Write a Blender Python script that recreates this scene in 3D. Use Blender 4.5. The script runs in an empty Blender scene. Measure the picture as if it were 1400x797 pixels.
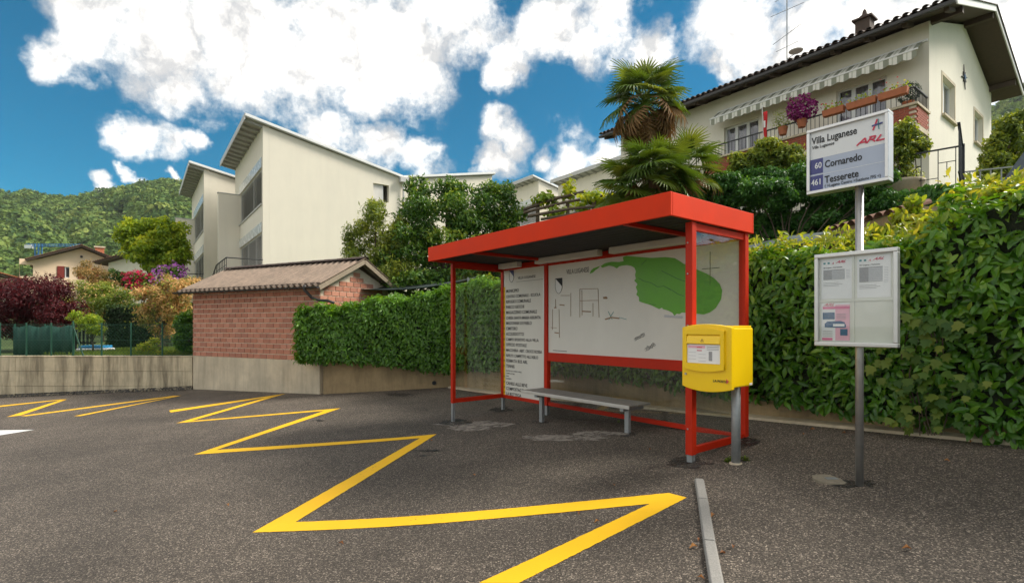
import bpy, math, random
import numpy as np
from mathutils import Vector, Matrix

# ------------------------------------------------------------------ camera, sky, sun, exposure
F, CX, HY, CZ = 713.0, 700.0, 445.0, 1.628          # focal length / principal point in photo pixels, eye height
scene = bpy.context.scene
col = scene.collection
cam_d = bpy.data.cameras.new('camera'); cam = bpy.data.objects.new('camera', cam_d); col.objects.link(cam)
cam_d.sensor_width = 36.0; cam_d.lens = F / 1400.0 * 36.0
cam_d.shift_y = (HY - 398.5) / 1400.0
cam_d.clip_start = 0.05; cam_d.clip_end = 6000.0
cam.location = (0, 0, CZ); cam.rotation_euler = (math.pi / 2, 0, 0)
scene.camera = cam

SUN_AZ, SUN_EL = 82.0, 44.0                          # degrees to the right of the view direction, above the horizon
world = bpy.data.worlds.new('World'); scene.world = world; world.use_nodes = True
wt = world.node_tree; wt.nodes.clear()
def wn(t, **kw):
    n = wt.nodes.new(t)
    for k, v in kw.items(): setattr(n, k, v)
    return n
def wl(a, b): wt.links.new(a, b)
w_out = wn('ShaderNodeOutputWorld'); w_bg = wn('ShaderNodeBackground'); w_bg.inputs['Strength'].default_value = 0.12
sky = wn('ShaderNodeTexSky', sky_type='NISHITA'); sky.sun_disc = False
sky.sun_elevation = math.radians(SUN_EL); sky.sun_rotation = math.radians(SUN_AZ)
sky.altitude = 700; sky.air_density = 1.0; sky.dust_density = 0.6; sky.ozone_density = 2.5
hs = wn('ShaderNodeHueSaturation'); hs.inputs['Hue'].default_value = 0.478; hs.inputs['Saturation'].default_value = 2.3; hs.inputs['Value'].default_value = 0.15
wl(sky.outputs[0], hs.inputs['Color'])
tc = wn('ShaderNodeTexCoord')
warp = wn('ShaderNodeTexNoise'); warp.inputs['Scale'].default_value = 7; warp.inputs['Detail'].default_value = 6; warp.inputs['Roughness'].default_value = .6
wl(tc.outputs['Generated'], warp.inputs['Vector'])
wsub = wn('ShaderNodeVectorMath', operation='SUBTRACT'); wsub.inputs[1].default_value = (.5, .5, .5); wl(warp.outputs['Color'], wsub.inputs[0])
wsc = wn('ShaderNodeVectorMath', operation='SCALE'); wsc.inputs['Scale'].default_value = .14; wl(wsub.outputs[0], wsc.inputs[0])
wadd = wn('ShaderNodeVectorMath', operation='ADD'); wl(tc.outputs['Generated'], wadd.inputs[0]); wl(wsc.outputs[0], wadd.inputs[1])
def pix_dir(px, py): return Vector(((px - CX) / F, 1.0, (HY - py) / F)).normalized()
CLOUDS = [(130, 0, 95), (215, 50, 90), (330, 40, 130), (450, 60, 130), (545, 60, 95), (620, 10, 90), (235, 110, 55), (500, 115, 60), (400, 95, 60),
          (75, 75, 48), (190, 190, 40), (235, 190, 45), (265, 185, 28), (455, 180, 45), (515, 205, 52), (570, 222, 45),
          (690, 190, 36), (672, 222, 30), (735, 212, 24), (700, 95, 48), (745, 45, 60), (820, 30, 66), (895, 60, 48), (645, 50, 36), (790, 65, 40),
          (780, 232, 60), (835, 222, 40), (1010, 30, 90), (1100, 40, 110), (1230, 40, 130), (1390, 60, 150), (980, 100, 26),
          (140, 252, 14), (182, 247, 16), (236, 247, 13)]
rngc = random.Random(5)
blobs = [(pix_dir(x, y), r / F * (1.0 / (1 + ((x - CX) / F) ** 2 + ((HY - y) / F) ** 2)) ** .5) for x, y, r in CLOUDS]
for k in range(80):                                   # denser unseen cloud, added out of view to brighten camera-facing surfaces
    az = math.radians(rngc.uniform(58, 302)); el = math.asin(rngc.uniform(.05, .99))
    blobs.append((Vector((math.sin(az) * math.cos(el), math.cos(az) * math.cos(el), math.sin(el))), rngc.uniform(.18, .38)))
mask = None
for c, r in blobs:
    dn = wn('ShaderNodeVectorMath', operation='DISTANCE'); wl(wadd.outputs[0], dn.inputs[0]); dn.inputs[1].default_value = c
    mr = wn('ShaderNodeMapRange'); mr.inputs[1].default_value = 0; mr.inputs[2].default_value = r * 1.12; mr.inputs[3].default_value = 1; mr.inputs[4].default_value = 0
    wl(dn.outputs['Value'], mr.inputs[0])
    if mask is None: mask = mr.outputs[0]
    else:
        mx = wn('ShaderNodeMath', operation='MAXIMUM'); wl(mask, mx.inputs[0]); wl(mr.outputs[0], mx.inputs[1]); mask = mx.outputs[0]
fbm = wn('ShaderNodeTexNoise'); fbm.inputs['Scale'].default_value = 13; fbm.inputs['Detail'].default_value = 12; fbm.inputs['Roughness'].default_value = .68
wl(tc.outputs['Generated'], fbm.inputs['Vector'])
fm = wn('ShaderNodeMath', operation='MULTIPLY_ADD'); fm.inputs[1].default_value = 2.9; fm.inputs[2].default_value = -1.47; wl(fbm.outputs['Fac'], fm.inputs[0])
m2 = wn('ShaderNodeMath', operation='MULTIPLY_ADD'); m2.inputs[1].default_value = 1.65; wl(mask, m2.inputs[0]); wl(fm.outputs[0], m2.inputs[2])
dens = wn('ShaderNodeMapRange', interpolation_type='SMOOTHSTEP'); dens.inputs[1].default_value = .08; dens.inputs[2].default_value = 1.3; wl(m2.outputs[0], dens.inputs[0])
gate = wn('ShaderNodeMath', operation='MULTIPLY'); wl(dens.outputs[0], gate.inputs[0])
gm = wn('ShaderNodeMapRange'); gm.inputs[1].default_value = 0.0; gm.inputs[2].default_value = .12; wl(mask, gm.inputs[0]); wl(gm.outputs[0], gate.inputs[1])
shade = wn('ShaderNodeTexNoise'); shade.inputs['Scale'].default_value = 14; shade.inputs['Detail'].default_value = 12; shade.inputs['Roughness'].default_value = .6; wl(wadd.outputs[0], shade.inputs['Vector'])
crm = wn('ShaderNodeValToRGB'); crm.color_ramp.elements[0].position = .38; crm.color_ramp.elements[0].color = (1.1, 1.1, 1.1, 1)
crm.color_ramp.elements[1].position = .64; crm.color_ramp.elements[1].color = (2.85, 2.72, 2.5, 1); wl(shade.outputs['Fac'], crm.inputs[0])
wmix = wn('ShaderNodeMix', data_type='RGBA'); wl(gate.outputs[0], wmix.inputs['Factor']); wl(hs.outputs[0], wmix.inputs['A']); wl(crm.outputs[0], wmix.inputs['B'])
wl(wmix.outputs['Result'], w_bg.inputs['Color']); wl(w_bg.outputs[0], w_out.inputs['Surface'])

sun_d = bpy.data.lights.new('sun', 'SUN'); sun = bpy.data.objects.new('sun', sun_d); col.objects.link(sun)
sun_d.energy = 0.95; sun_d.angle = math.radians(18.0); sun_d.color = (1.0, .94, .84)
_az, _el = math.radians(SUN_AZ), math.radians(SUN_EL)
_to = Vector((math.sin(_az) * math.cos(_el), math.cos(_az) * math.cos(_el), math.sin(_el)))
sun.rotation_euler = (-_to).to_track_quat('-Z', 'Y').to_euler(); sun.location = (20, 10, 30)
vs = scene.view_settings; vs.view_transform = 'Standard'; vs.look = 'None'; vs.exposure = 2.55; vs.gamma = 1.0; vs.use_curve_mapping = False
scene.render.engine = 'CYCLES'; scene.cycles.use_denoising = True; scene.cycles.max_bounces = 8; scene.cycles.transparent_max_bounces = 12
scene.cycles.use_adaptive_sampling = True; scene.cycles.adaptive_threshold = .01

# ------------------------------------------------------------------ geometry helpers
def P(px, py, Y): return Vector(((px - CX) / F * Y, Y, CZ + (HY - py) / F * Y))
def softp(x, w=.5): return w * math.log1p(math.exp(max(-60, min(60, x / w))))
def gz(X, Y):                                         # street surface: falls to the left, steeper beside the shelter
    Xc = max(-22, min(9, X)); Yc = max(-12, min(30, Y))
    return .045 * Xc + .075 * (softp(Xc + 1) - softp(1)) + .0206 * Yc
def G(px, py, dz=0.0):                                # photo pixel -> point on the street
    Y = 8.0
    for _ in range(200):
        h = CZ - gz((px - CX) / F * Y, Y)
        Y = .5 * Y + .5 * (h * F / (py - HY))
    X = (px - CX) / F * Y
    return Vector((X, Y, gz(X, Y) + dz))

class MB:
    def __init__(s): s.v = []; s.f = []
    def add(s, vs_, fs):
        n = len(s.v); s.v += [tuple(v) for v in vs_]; s.f += [[i + n for i in f] for f in fs]; return s
    def hexa(s, p):
        return s.add(p, [(0, 3, 2, 1), (4, 5, 6, 7), (0, 1, 5, 4), (1, 2, 6, 5), (2, 3, 7, 6), (3, 0, 4, 7)])
    def box(s, x0, x1, y0, y1, z0, z1):
        return s.hexa([(x0, y0, z0), (x1, y0, z0), (x1, y1, z0), (x0, y1, z0), (x0, y0, z1), (x1, y0, z1), (x1, y1, z1), (x0, y1, z1)])
    def beam(s, a, b, w, h=None, up=(0, 0, 1)):
        h = w if h is None else h
        a, b = Vector(a), Vector(b); d = (b - a).normalized(); up = Vector(up)
        if abs(d.dot(up)) > .99: up = Vector((0, 1, 0))
        r = d.cross(up).normalized() * w / 2; t = r.cross(d).normalized() * h / 2
        return s.hexa([a - r - t, a + r - t, b + r - t, b - r - t, a - r + t, a + r + t, b + r + t, b - r + t])
    def tube(s, pts, r, n=8, cap=True):
        pts = [Vector(p) for p in pts]; N = len(pts); rr = [r] * N if isinstance(r, (int, float)) else r
        base = len(s.v); ref = None
        for i, p in enumerate(pts):
            d = (pts[min(i + 1, N - 1)] - pts[max(i - 1, 0)]).normalized()
            if ref is None: ref = Vector((1, 0, 0)) if abs(d.x) < .8 else Vector((0, 1, 0))
            x = (ref - d * ref.dot(d)).normalized(); y = d.cross(x); ref = x
            for k in range(n):
                a = 2 * math.pi * k / n; s.v.append(tuple(p + x * math.cos(a) * rr[i] + y * math.sin(a) * rr[i]))
        for i in range(N - 1):
            for k in range(n):
                s.f.append([base + i * n + k, base + i * n + (k + 1) % n, base + (i + 1) * n + (k + 1) % n, base + (i + 1) * n + k])
        if cap:
            s.f.append([base + k for k in reversed(range(n))]); s.f.append([base + (N - 1) * n + k for k in range(n)])
        return s
    def prism(s, poly, ext):
        n = len(poly); e = Vector(ext); a = [Vector(p) for p in poly]; b = [p + e for p in a]
        return s.add(a + b, [list(range(n))[::-1], [n + i for i in range(n)]] + [[i, (i + 1) % n, n + (i + 1) % n, n + i] for i in range(n)])
    def lathe(s, prof, n=16, c=(0, 0, 0)):
        base = len(s.v); c = Vector(c)
        for r, z in prof:
            for k in range(n):
                a = 2 * math.pi * k / n; s.v.append((c.x + r * math.cos(a), c.y + r * math.sin(a), c.z + z))
        for i in range(len(prof) - 1):
            for k in range(n):
                s.f.append([base + i * n + k, base + i * n + (k + 1) % n, base + (i + 1) * n + (k + 1) % n, base + (i + 1) * n + k])
        s.f.append([base + k for k in reversed(range(n))]); s.f.append([base + (len(prof) - 1) * n + k for k in range(n)])
        return s
    def wall(s, O, ax, up, L, H, th, openings=()):     # wall sheet with real openings; O corner, ax along, up, th thickness vector (inwards)
        O, ax, up, th = Vector(O), Vector(ax), Vector(up), Vector(th)
        xs = sorted({0, L, *[o[0] for o in openings], *[o[1] for o in openings]}); zs = sorted({0, H, *[o[2] for o in openings], *[o[3] for o in openings]})
        hole = lambda x, z: any(o[0] < x < o[1] and o[2] < z < o[3] for o in openings)
        q = lambda x, z: O + ax * x + up * z
        for i in range(len(xs) - 1):
            for j in range(len(zs) - 1):
                if hole((xs[i] + xs[i + 1]) / 2, (zs[j] + zs[j + 1]) / 2): continue
                c = [q(xs[i], zs[j]), q(xs[i + 1], zs[j]), q(xs[i + 1], zs[j + 1]), q(xs[i], zs[j + 1])]
                s.add(c, [(0, 1, 2, 3)]); s.add([p + th for p in c], [(3, 2, 1, 0)])
        for x0, x1, z0, z1 in list(openings) + [(0, L, 0, H)]:
            c = [q(x0, z0), q(x1, z0), q(x1, z1), q(x0, z1)]
            s.add(c + [p + th for p in c], [(0, 4, 5, 1), (1, 5, 6, 2), (2, 6, 7, 3), (3, 7, 4, 0)])
        return s
    def mesh(s, name):
        me = bpy.data.meshes.new(name); me.from_pydata(s.v, [], s.f); me.update(); return me
    def build(s, name, mat, parent=None, smooth=False, bevel=0):
        return link(name, s.mesh(name), mat, parent, smooth, bevel)
def link(name, me, mat, parent=None, smooth=False, bevel=0):
    if not me.materials: me.materials.append(mat)
    o = bpy.data.objects.new(name, me); col.objects.link(o)
    if parent is not None: o.parent = parent
    if smooth: me.polygons.foreach_set('use_smooth', [True] * len(me.polygons))
    if bevel:
        b = o.modifiers.new('bevel', 'BEVEL'); b.width = bevel; b.segments = 2; b.limit_method = 'ANGLE'; b.angle_limit = math.radians(40)
    return o
def tag(o, label=None, cat=None, group=None, kind=None):
    if label: o['label'] = label
    if cat: o['category'] = cat
    if group: o['group'] = group
    if kind: o['kind'] = kind
    return o
def thing(name, label, cat, loc=(0, 0, 0), rz=0.0, group=None):
    o = bpy.data.objects.new(name, None); col.objects.link(o); o.empty_display_size = .2
    o.location = loc; o.rotation_euler = (0, 0, rz)
    return tag(o, label, cat, group)
def copy_tree(o, parent=None):
    kids = list(o.children); c = o.copy(); col.objects.link(c); c.parent = parent
    for k in kids: copy_tree(k, c)
    return c
def piece(name, me, parent, loc=(0, 0, 0), rot=(0, 0, 0), sc=(1, 1, 1)):
    o = bpy.data.objects.new(name, me); col.objects.link(o); o.parent = parent; o.location = loc; o.rotation_euler = rot; o.scale = sc
    return o
def lettering(body, size, mat, parent, x, y, z, name='lettering', align='LEFT', bold=0.0, shear=0.0, sx=1.0, depth=.0008):
    cu = bpy.data.curves.new('text', 'FONT'); cu.body = body; cu.size = size; cu.align_x = align; cu.offset = bold; cu.shear = shear; cu.extrude = depth; cu.resolution_u = 3
    ob = bpy.data.objects.new('text', cu); me = bpy.data.meshes.new_from_object(ob); bpy.data.objects.remove(ob); bpy.data.curves.remove(cu)
    me.materials.clear(); o = link(name, me, mat, parent); o.location = (x, y, z); o.rotation_euler = (math.pi / 2, 0, 0); o.scale = (sx, 1, 1)
    return o

# ------------------------------------------------------------------ materials
def nodes_of(m):
    m.use_nodes = True; nt = m.node_tree; return nt, nt.nodes['Principled BSDF']
def M(name, colr, rough=.6, metal=0.0, var=.12, scale=4.0, bump=0.0, bscale=60.0, spec=.5, streak=0.0, dirt=None, coat=0.0, detail=5):
    m = bpy.data.materials.new(name); nt, b = nodes_of(m); L = nt.links.new
    tcn = nt.nodes.new('ShaderNodeTexCoord'); b.inputs['Roughness'].default_value = rough; b.inputs['Metallic'].default_value = metal
    b.inputs['Specular IOR Level'].default_value = spec; b.inputs['Coat Weight'].default_value = coat
    n = nt.nodes.new('ShaderNodeTexNoise'); n.inputs['Scale'].default_value = scale; n.inputs['Detail'].default_value = detail; n.inputs['Roughness'].default_value = .65
    L(tcn.outputs['Object'], n.inputs['Vector'])
    mix = nt.nodes.new('ShaderNodeMix'); mix.data_type = 'RGBA'
    c = Vector(colr[:3]); mix.inputs['A'].default_value = (*(c * (1 - var * 1.4)), 1); mix.inputs['B'].default_value = (*[min(.95, v) for v in c * (1 + var * 1.2)], 1)
    L(n.outputs['Fac'], mix.inputs['Factor']); out = mix.outputs['Result']
    if streak or dirt:
        mp = nt.nodes.new('ShaderNodeMapping'); mp.inputs['Scale'].default_value = (1.9, 1.9, .22); L(tcn.outputs['Object'], mp.inputs['Vector'])
        n2 = nt.nodes.new('ShaderNodeTexNoise'); n2.inputs['Scale'].default_value = 1.6; n2.inputs['Detail'].default_value = 9; n2.inputs['Roughness'].default_value = .7; L(mp.outputs[0], n2.inputs['Vector'])
        r = nt.nodes.new('ShaderNodeMapRange'); r.inputs[1].default_value = .43; r.inputs[2].default_value = .68; r.inputs[3].default_value = 0; r.inputs[4].default_value = streak or .5; L(n2.outputs['Fac'], r.inputs[0])
        mx = nt.nodes.new('ShaderNodeMix'); mx.data_type = 'RGBA'; L(r.outputs[0], mx.inputs['Factor']); L(out, mx.inputs['A'])
        mx.inputs['B'].default_value = (*(dirt or (c * .35)), 1); out = mx.outputs['Result']
    L(out, b.inputs['Base Color'])
    rn = nt.nodes.new('ShaderNodeMapRange'); rn.inputs[3].default_value = max(.02, rough - .1); rn.inputs[4].default_value = min(1, rough + .12); L(n.outputs['Fac'], rn.inputs[0]); L(rn.outputs[0], b.inputs['Roughness'])
    if bump:
        nb = nt.nodes.new('ShaderNodeTexNoise'); nb.inputs['Scale'].default_value = bscale; nb.inputs['Detail'].default_value = 6; L(tcn.outputs['Object'], nb.inputs['Vector'])
        bp = nt.nodes.new('ShaderNodeBump'); bp.inputs['Strength'].default_value = bump; bp.inputs['Distance'].default_value = .02; L(nb.outputs['Fac'], bp.inputs['Height']); L(bp.outputs[0], b.inputs['Normal'])
    return m
def leaf_mat(name, cols, rough=.46, trans=.3, tcol=None, spec=.32):
    m = bpy.data.materials.new(name); nt, b = nodes_of(m); L = nt.links.new
    a = nt.nodes.new('ShaderNodeAttribute'); a.attribute_name = 'tint'
    cr = nt.nodes.new('ShaderNodeValToRGB'); e = cr.color_ramp.elements
    while len(e) < len(cols): e.new(.5)
    for i, c in enumerate(cols): e[i].position = i / (len(cols) - 1); e[i].color = (*c, 1)
    L(a.outputs['Fac'], cr.inputs[0]); L(cr.outputs[0], b.inputs['Base Color'])
    b.inputs['Roughness'].default_value = rough; b.inputs['Specular IOR Level'].default_value = spec
    t = nt.nodes.new('ShaderNodeBsdfTranslucent'); g = nt.nodes.new('ShaderNodeMix'); g.data_type = 'RGBA'; g.blend_type = 'MULTIPLY'; g.inputs['Factor'].default_value = 1
    L(cr.outputs[0], g.inputs['A']); g.inputs['B'].default_value = (*(tcol or (2.4, 2.0, .8)), 1); g.clamp_result = False; L(g.outputs['Result'], t.inputs['Color'])
    mx = nt.nodes.new('ShaderNodeMixShader'); mx.inputs[0].default_value = trans; L(b.outputs[0], mx.inputs[1]); L(t.outputs[0], mx.inputs[2])
    L(mx.outputs[0], nt.nodes['Material Output'].inputs['Surface'])
    return m
def glass_mat(name, tint=(.93, .96, .95), refl=.10, rough=.02):
    m = bpy.data.materials.new(name); nt, b = nodes_of(m); L = nt.links.new
    t = nt.nodes.new('ShaderNodeBsdfTransparent'); t.inputs[0].default_value = (*tint, 1)
    g = nt.nodes.new('ShaderNodeBsdfGlossy'); g.inputs['Roughness'].default_value = rough; g.inputs[0].default_value = (.9, .9, .9, 1)
    fr = nt.nodes.new('ShaderNodeFresnel'); ge = nt.nodes.new('ShaderNodeNewGeometry'); io = nt.nodes.new('ShaderNodeMapRange'); io.inputs[3].default_value = 1.5; io.inputs[4].default_value = 1 / 1.5; L(ge.outputs['Backfacing'], io.inputs[0]); L(io.outputs[0], fr.inputs[0])
    mu = nt.nodes.new('ShaderNodeMath'); mu.operation = 'MULTIPLY_ADD'; mu.inputs[1].default_value = .9; mu.inputs[2].default_value = refl * .1; L(fr.outputs[0], mu.inputs[0])
    mx = nt.nodes.new('ShaderNodeMixShader'); L(mu.outputs[0], mx.inputs[0]); L(t.outputs[0], mx.inputs[1]); L(g.outputs[0], mx.inputs[2])
    L(mx.outputs[0], nt.nodes['Material Output'].inputs['Surface']); return m

def asphalt_mat():
    m = bpy.data.materials.new('asphalt'); nt, b = nodes_of(m); L = nt.links.new; N = nt.nodes.new
    t = N('ShaderNodeTexCoord')
    v = N('ShaderNodeTexVoronoi'); v.inputs['Scale'].default_value = 125; L(t.outputs['Object'], v.inputs['Vector'])
    sep = N('ShaderNodeSeparateColor'); L(v.outputs['Color'], sep.inputs[0])
    cr = N('ShaderNodeValToRGB'); e = cr.color_ramp.elements
    for _ in range(3): e.new(.5)
    for i, (p, c) in enumerate([(0, (.040, .033, .026)), (.5, (.078, .063, .049)), (.74, (.128, .104, .082)), (.9, (.20, .165, .13)), (1, (.42, .35, .28))]): e[i].position = p; e[i].color = (*c, 1)
    L(sep.outputs[0], cr.inputs[0])
    v2 = N('ShaderNodeTexVoronoi'); v2.inputs['Scale'].default_value = 210; L(t.outputs['Object'], v2.inputs['Vector'])
    sep2 = N('ShaderNodeSeparateColor'); L(v2.outputs['Color'], sep2.inputs[0])
    mf = N('ShaderNodeMapRange'); mf.inputs[3].default_value = .55; mf.inputs[4].default_value = 1.45; L(sep2.outputs[1], mf.inputs[0])
    mul = N('ShaderNodeMix'); mul.data_type = 'RGBA'; mul.blend_type = 'MULTIPLY'; mul.inputs['Factor'].default_value = 1; mul.clamp_result = False; L(cr.outputs[0], mul.inputs['A']); L(mf.outputs[0], mul.inputs['B'])
    n = N('ShaderNodeTexNoise'); n.inputs['Scale'].default_value = .55; n.inputs['Detail'].default_value = 8; n.inputs['Roughness'].default_value = .62; L(t.outputs['Object'], n.inputs['Vector'])
    mr = N('ShaderNodeMapRange'); mr.inputs[1].default_value = .3; mr.inputs[2].default_value = .7; mr.inputs[3].default_value = .62; mr.inputs[4].default_value = 1.35; L(n.outputs['Fac'], mr.inputs[0])
    mul2 = N('ShaderNodeMix'); mul2.data_type = 'RGBA'; mul2.blend_type = 'MULTIPLY'; mul2.inputs['Factor'].default_value = 1; mul2.clamp_result = False; L(mul.outputs['Result'], mul2.inputs['A']); L(mr.outputs[0], mul2.inputs['B'])
    L(mul2.outputs['Result'], b.inputs['Base Color']); b.inputs['Roughness'].default_value = .72; b.inputs['Specular IOR Level'].default_value = .4
    v3 = N('ShaderNodeTexVoronoi'); v3.inputs['Scale'].default_value = 125; v3.feature = 'DISTANCE_TO_EDGE'; L(t.outputs['Object'], v3.inputs['Vector'])
    me_ = N('ShaderNodeMapRange'); me_.inputs[1].default_value = 0; me_.inputs[2].default_value = .3; L(v3.outputs['Distance'], me_.inputs[0])
    ad = N('ShaderNodeMath'); ad.operation = 'ADD'; L(me_.outputs[0], ad.inputs[0]); L(sep.outputs[1], ad.inputs[1])
    bp = N('ShaderNodeBump'); bp.inputs['Strength'].default_value = .75; bp.inputs['Distance'].default_value = .004; L(ad.outputs[0], bp.inputs['Height']); L(bp.outputs[0], b.inputs['Normal'])
    return m
def paint_mat(name, c):
    m = bpy.data.materials.new(name); nt, b = nodes_of(m); L = nt.links.new; N = nt.nodes.new
    t = N('ShaderNodeTexCoord'); v = N('ShaderNodeTexVoronoi'); v.inputs['Scale'].default_value = 95; L(t.outputs['Object'], v.inputs['Vector'])
    n = N('ShaderNodeTexNoise'); n.inputs['Scale'].default_value = 2.2; n.inputs['Detail'].default_value = 9; n.inputs['Roughness'].default_value = .75; L(t.outputs['Object'], n.inputs['Vector'])
    n2 = N('ShaderNodeTexNoise'); n2.inputs['Scale'].default_value = 42; n2.inputs['Detail'].default_value = 3; L(t.outputs['Object'], n2.inputs['Vector'])
    ad = N('ShaderNodeMath'); ad.operation = 'ADD'; L(n.outputs['Fac'], ad.inputs[0]); L(n2.outputs['Fac'], ad.inputs[1])
    cr = N('ShaderNodeMapRange'); cr.inputs[1].default_value = 1.22; cr.inputs[2].default_value = 1.36; L(ad.outputs[0], cr.inputs[0])
    mv = N('ShaderNodeMix'); mv.data_type = 'RGBA'; mv.inputs['A'].default_value = (*[k * .84 for k in c], 1); mv.inputs['B'].default_value = (*[min(.95, k * 1.1) for k in c], 1); L(n.outputs['Fac'], mv.inputs['Factor'])
    mx = N('ShaderNodeMix'); mx.data_type = 'RGBA'; L(cr.outputs[0], mx.inputs['Factor']); L(mv.outputs['Result'], mx.inputs['A']); mx.inputs['B'].default_value = (.07, .06, .045, 1)
    L(mx.outputs['Result'], b.inputs['Base Color']); b.inputs['Roughness'].default_value = .62
    bp = N('ShaderNodeBump'); bp.inputs['Strength'].default_value = .35; bp.inputs['Distance'].default_value = .003; L(v.outputs['Distance'], bp.inputs['Height']); L(bp.outputs[0], b.inputs['Normal'])
    return m
def broken(m, lo, hi, scale):                        # thin film on the road: gaps where the noise falls below a threshold
    nt = m.node_tree; L = nt.links.new; out = nt.nodes['Material Output']; b = nt.nodes['Principled BSDF']
    t = nt.nodes.new('ShaderNodeTexCoord'); n = nt.nodes.new('ShaderNodeTexNoise'); n.inputs['Scale'].default_value = scale; n.inputs['Detail'].default_value = 8; n.inputs['Roughness'].default_value = .75; L(t.outputs['Object'], n.inputs['Vector'])
    r = nt.nodes.new('ShaderNodeMapRange'); r.inputs[1].default_value = lo; r.inputs[2].default_value = hi; L(n.outputs['Fac'], r.inputs[0])
    tr = nt.nodes.new('ShaderNodeBsdfTransparent'); mx = nt.nodes.new('ShaderNodeMixShader'); L(r.outputs[0], mx.inputs[0]); L(tr.outputs[0], mx.inputs[1]); L(b.outputs[0], mx.inputs[2]); L(mx.outputs[0], out.inputs['Surface']); return m
mat = {}
mat['asphalt'] = asphalt_mat()
mat['yellow_line'] = paint_mat('yellow_line', (.88, .49, .006)); mat['white_line'] = paint_mat('white_line', (.72, .72, .70))
mat['tar'] = M('tar', (.028, .025, .022), .5, var=.5, scale=30, bump=.5, bscale=120)
mat['lit_asphalt'] = M('lit_asphalt', (.27, .235, .20), .8, var=.35, scale=18, bump=.4, bscale=150)  # paler asphalt tone, light painted into the colour
broken(mat['tar'], .42, .56, 16); broken(mat['lit_asphalt'], .30, .58, 7)
mat['soil'] = M('soil', (.06, .048, .03), .95, var=.4, scale=3, bump=.6, bscale=20)
mat['lawn'] = M('lawn', (.07, .11, .022), .9, var=.45, scale=6, bump=.6, bscale=80)
mat['granite'] = M('granite', (.27, .26, .24), .8, var=.35, scale=90, bump=.4, bscale=120, detail=3)
mat['concrete'] = M('concrete', (.60, .505, .345), .9, var=.3, scale=2.6, bump=.35, bscale=40, streak=.95, dirt=(.10, .080, .052))
mat['plinth'] = M('plinth', (.60, .51, .37), .9, var=.38, scale=1.5, bump=.35, bscale=25, streak=.5, dirt=(.22, .19, .145))
mat['tan_wall'] = M('tan_wall', (.36, .26, .14), .92, var=.35, scale=3, bump=.5, bscale=22, streak=.6, dirt=(.12, .09, .05))
mat['render'] = M('render', (.75, .70, .585), .9, var=.05, scale=1.2, bump=.15, bscale=90, streak=.12, dirt=(.48, .46, .40))
mat['render2'] = M('render2', (.75, .705, .60), .9, var=.06, scale=1.0, bump=.15, bscale=80, streak=.12, dirt=(.5, .47, .40))
mat['cream'] = M('cream', (.80, .60, .42), .9, var=.06, scale=1)
mat['mortar'] = M('mortar', (.62, .52, .40), .95, var=.2, scale=20, bump=.4, bscale=90)
mat['red'] = M('red', (.50, .020, .002), .5, var=.16, scale=3, bump=.05, bscale=60, streak=.25, dirt=(.36, .025, .006), spec=.25)
mat['roof_red'] = M('roof_red', (.68, .034, .001), .6, var=.14, scale=2.2, bump=.06, bscale=40, streak=.22, dirt=(.55, .04, .006), spec=.2)
mat['black'] = M('black', (.012, .012, .012), .6, var=.3, scale=8)
mat['ceiling'] = M('ceiling', (.016, .015, .014), .75, var=.3, scale=6)
mat['steel'] = M('steel', (.42, .42, .41), .42, metal=.85, var=.18, scale=14, bump=.05, bscale=200)
mat['galv'] = M('galv', (.34, .36, .37), .5, metal=.6, var=.2, scale=25, streak=.25)
mat['alu'] = M('alu', (.62, .62, .61), .36, metal=.85, var=.1, scale=8)
mat['board'] = M('board', (.70, .68, .62), .35, var=.06, scale=2.5, streak=.10, dirt=(.5, .47, .4))
mat['glass'] = glass_mat('glass', (.955, .97, .96), .05); mat['clear'] = glass_mat('clear', (.96, .97, .97), .05); mat['pane'] = glass_mat('pane', (.8, .83, .85), .3)
mat['wood_grey'] = M('wood_grey', (.23, .215, .19), .6, var=.3, scale=9, bump=.2, bscale=60)
mat['yellow'] = M('yellow', (.94, .60, .003), .33, var=.05, scale=4, spec=.5, coat=.15)
mat['white'] = M('white', (.78, .78, .77), .5, var=.04); mat['paper'] = M('paper', (.80, .80, .80), .5, var=.04, scale=14); mat['case_back'] = M('case_back', (.70, .70, .63), .5, var=.06, scale=8)
mat['ink'] = M('ink', (.02, .02, .022), .6, var=.1); mat['grey_print'] = M('grey_print', (.32, .32, .33), .6, var=.3, scale=120); mat['lightgrey_print'] = M('lightgrey_print', (.52, .53, .55), .6, var=.25, scale=160)
mat['green_print'] = M('green_print', (.12, .40, .02), .4, var=.10, scale=5); mat['dark_green_print'] = M('dark_green_print', (.04, .17, .02), .4)
mat['navy'] = M('navy', (.055, .062, .22), .4, var=.06); mat['lilac'] = M('lilac', (.42, .48, .60), .4, var=.04); mat['sign_white'] = M('sign_white', (.72, .74, .75), .4, var=.03)
mat['sign_red'] = M('sign_red', (.62, .04, .09), .4, var=.05); mat['teal'] = M('teal', (.01, .24, .26), .4); mat['blue_print'] = M('blue_print', (.02, .10, .22), .4, var=.3, scale=60)
mat['pink'] = M('pink', (.78, .42, .52), .5, var=.08, scale=40); mat['deep_pink'] = M('deep_pink', (.68, .16, .30), .5, var=.08); mat['brown_ink'] = M('brown_ink', (.30, .18, .09), .6, var=.3)
mat['cover'] = M('cover', (.22, .19, .14), .9, var=.35, scale=14, bump=.4)
mat['lamp_white'] = M('lamp_white', (.62, .60, .55), .5, var=.1)
mat['eternit'] = M('eternit', (.27, .20, .15), .9, var=.35, scale=7, bump=.4, bscale=50, streak=.4, dirt=(.09, .075, .06))
mat['timber'] = M('timber', (.26, .21, .15), .8, var=.25, scale=8); mat['dark_timber'] = M('dark_timber', (.075, .05, .036), .8, var=.3, scale=8)
mat['gutter'] = M('gutter', (.03, .028, .027), .5, var=.2)
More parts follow.
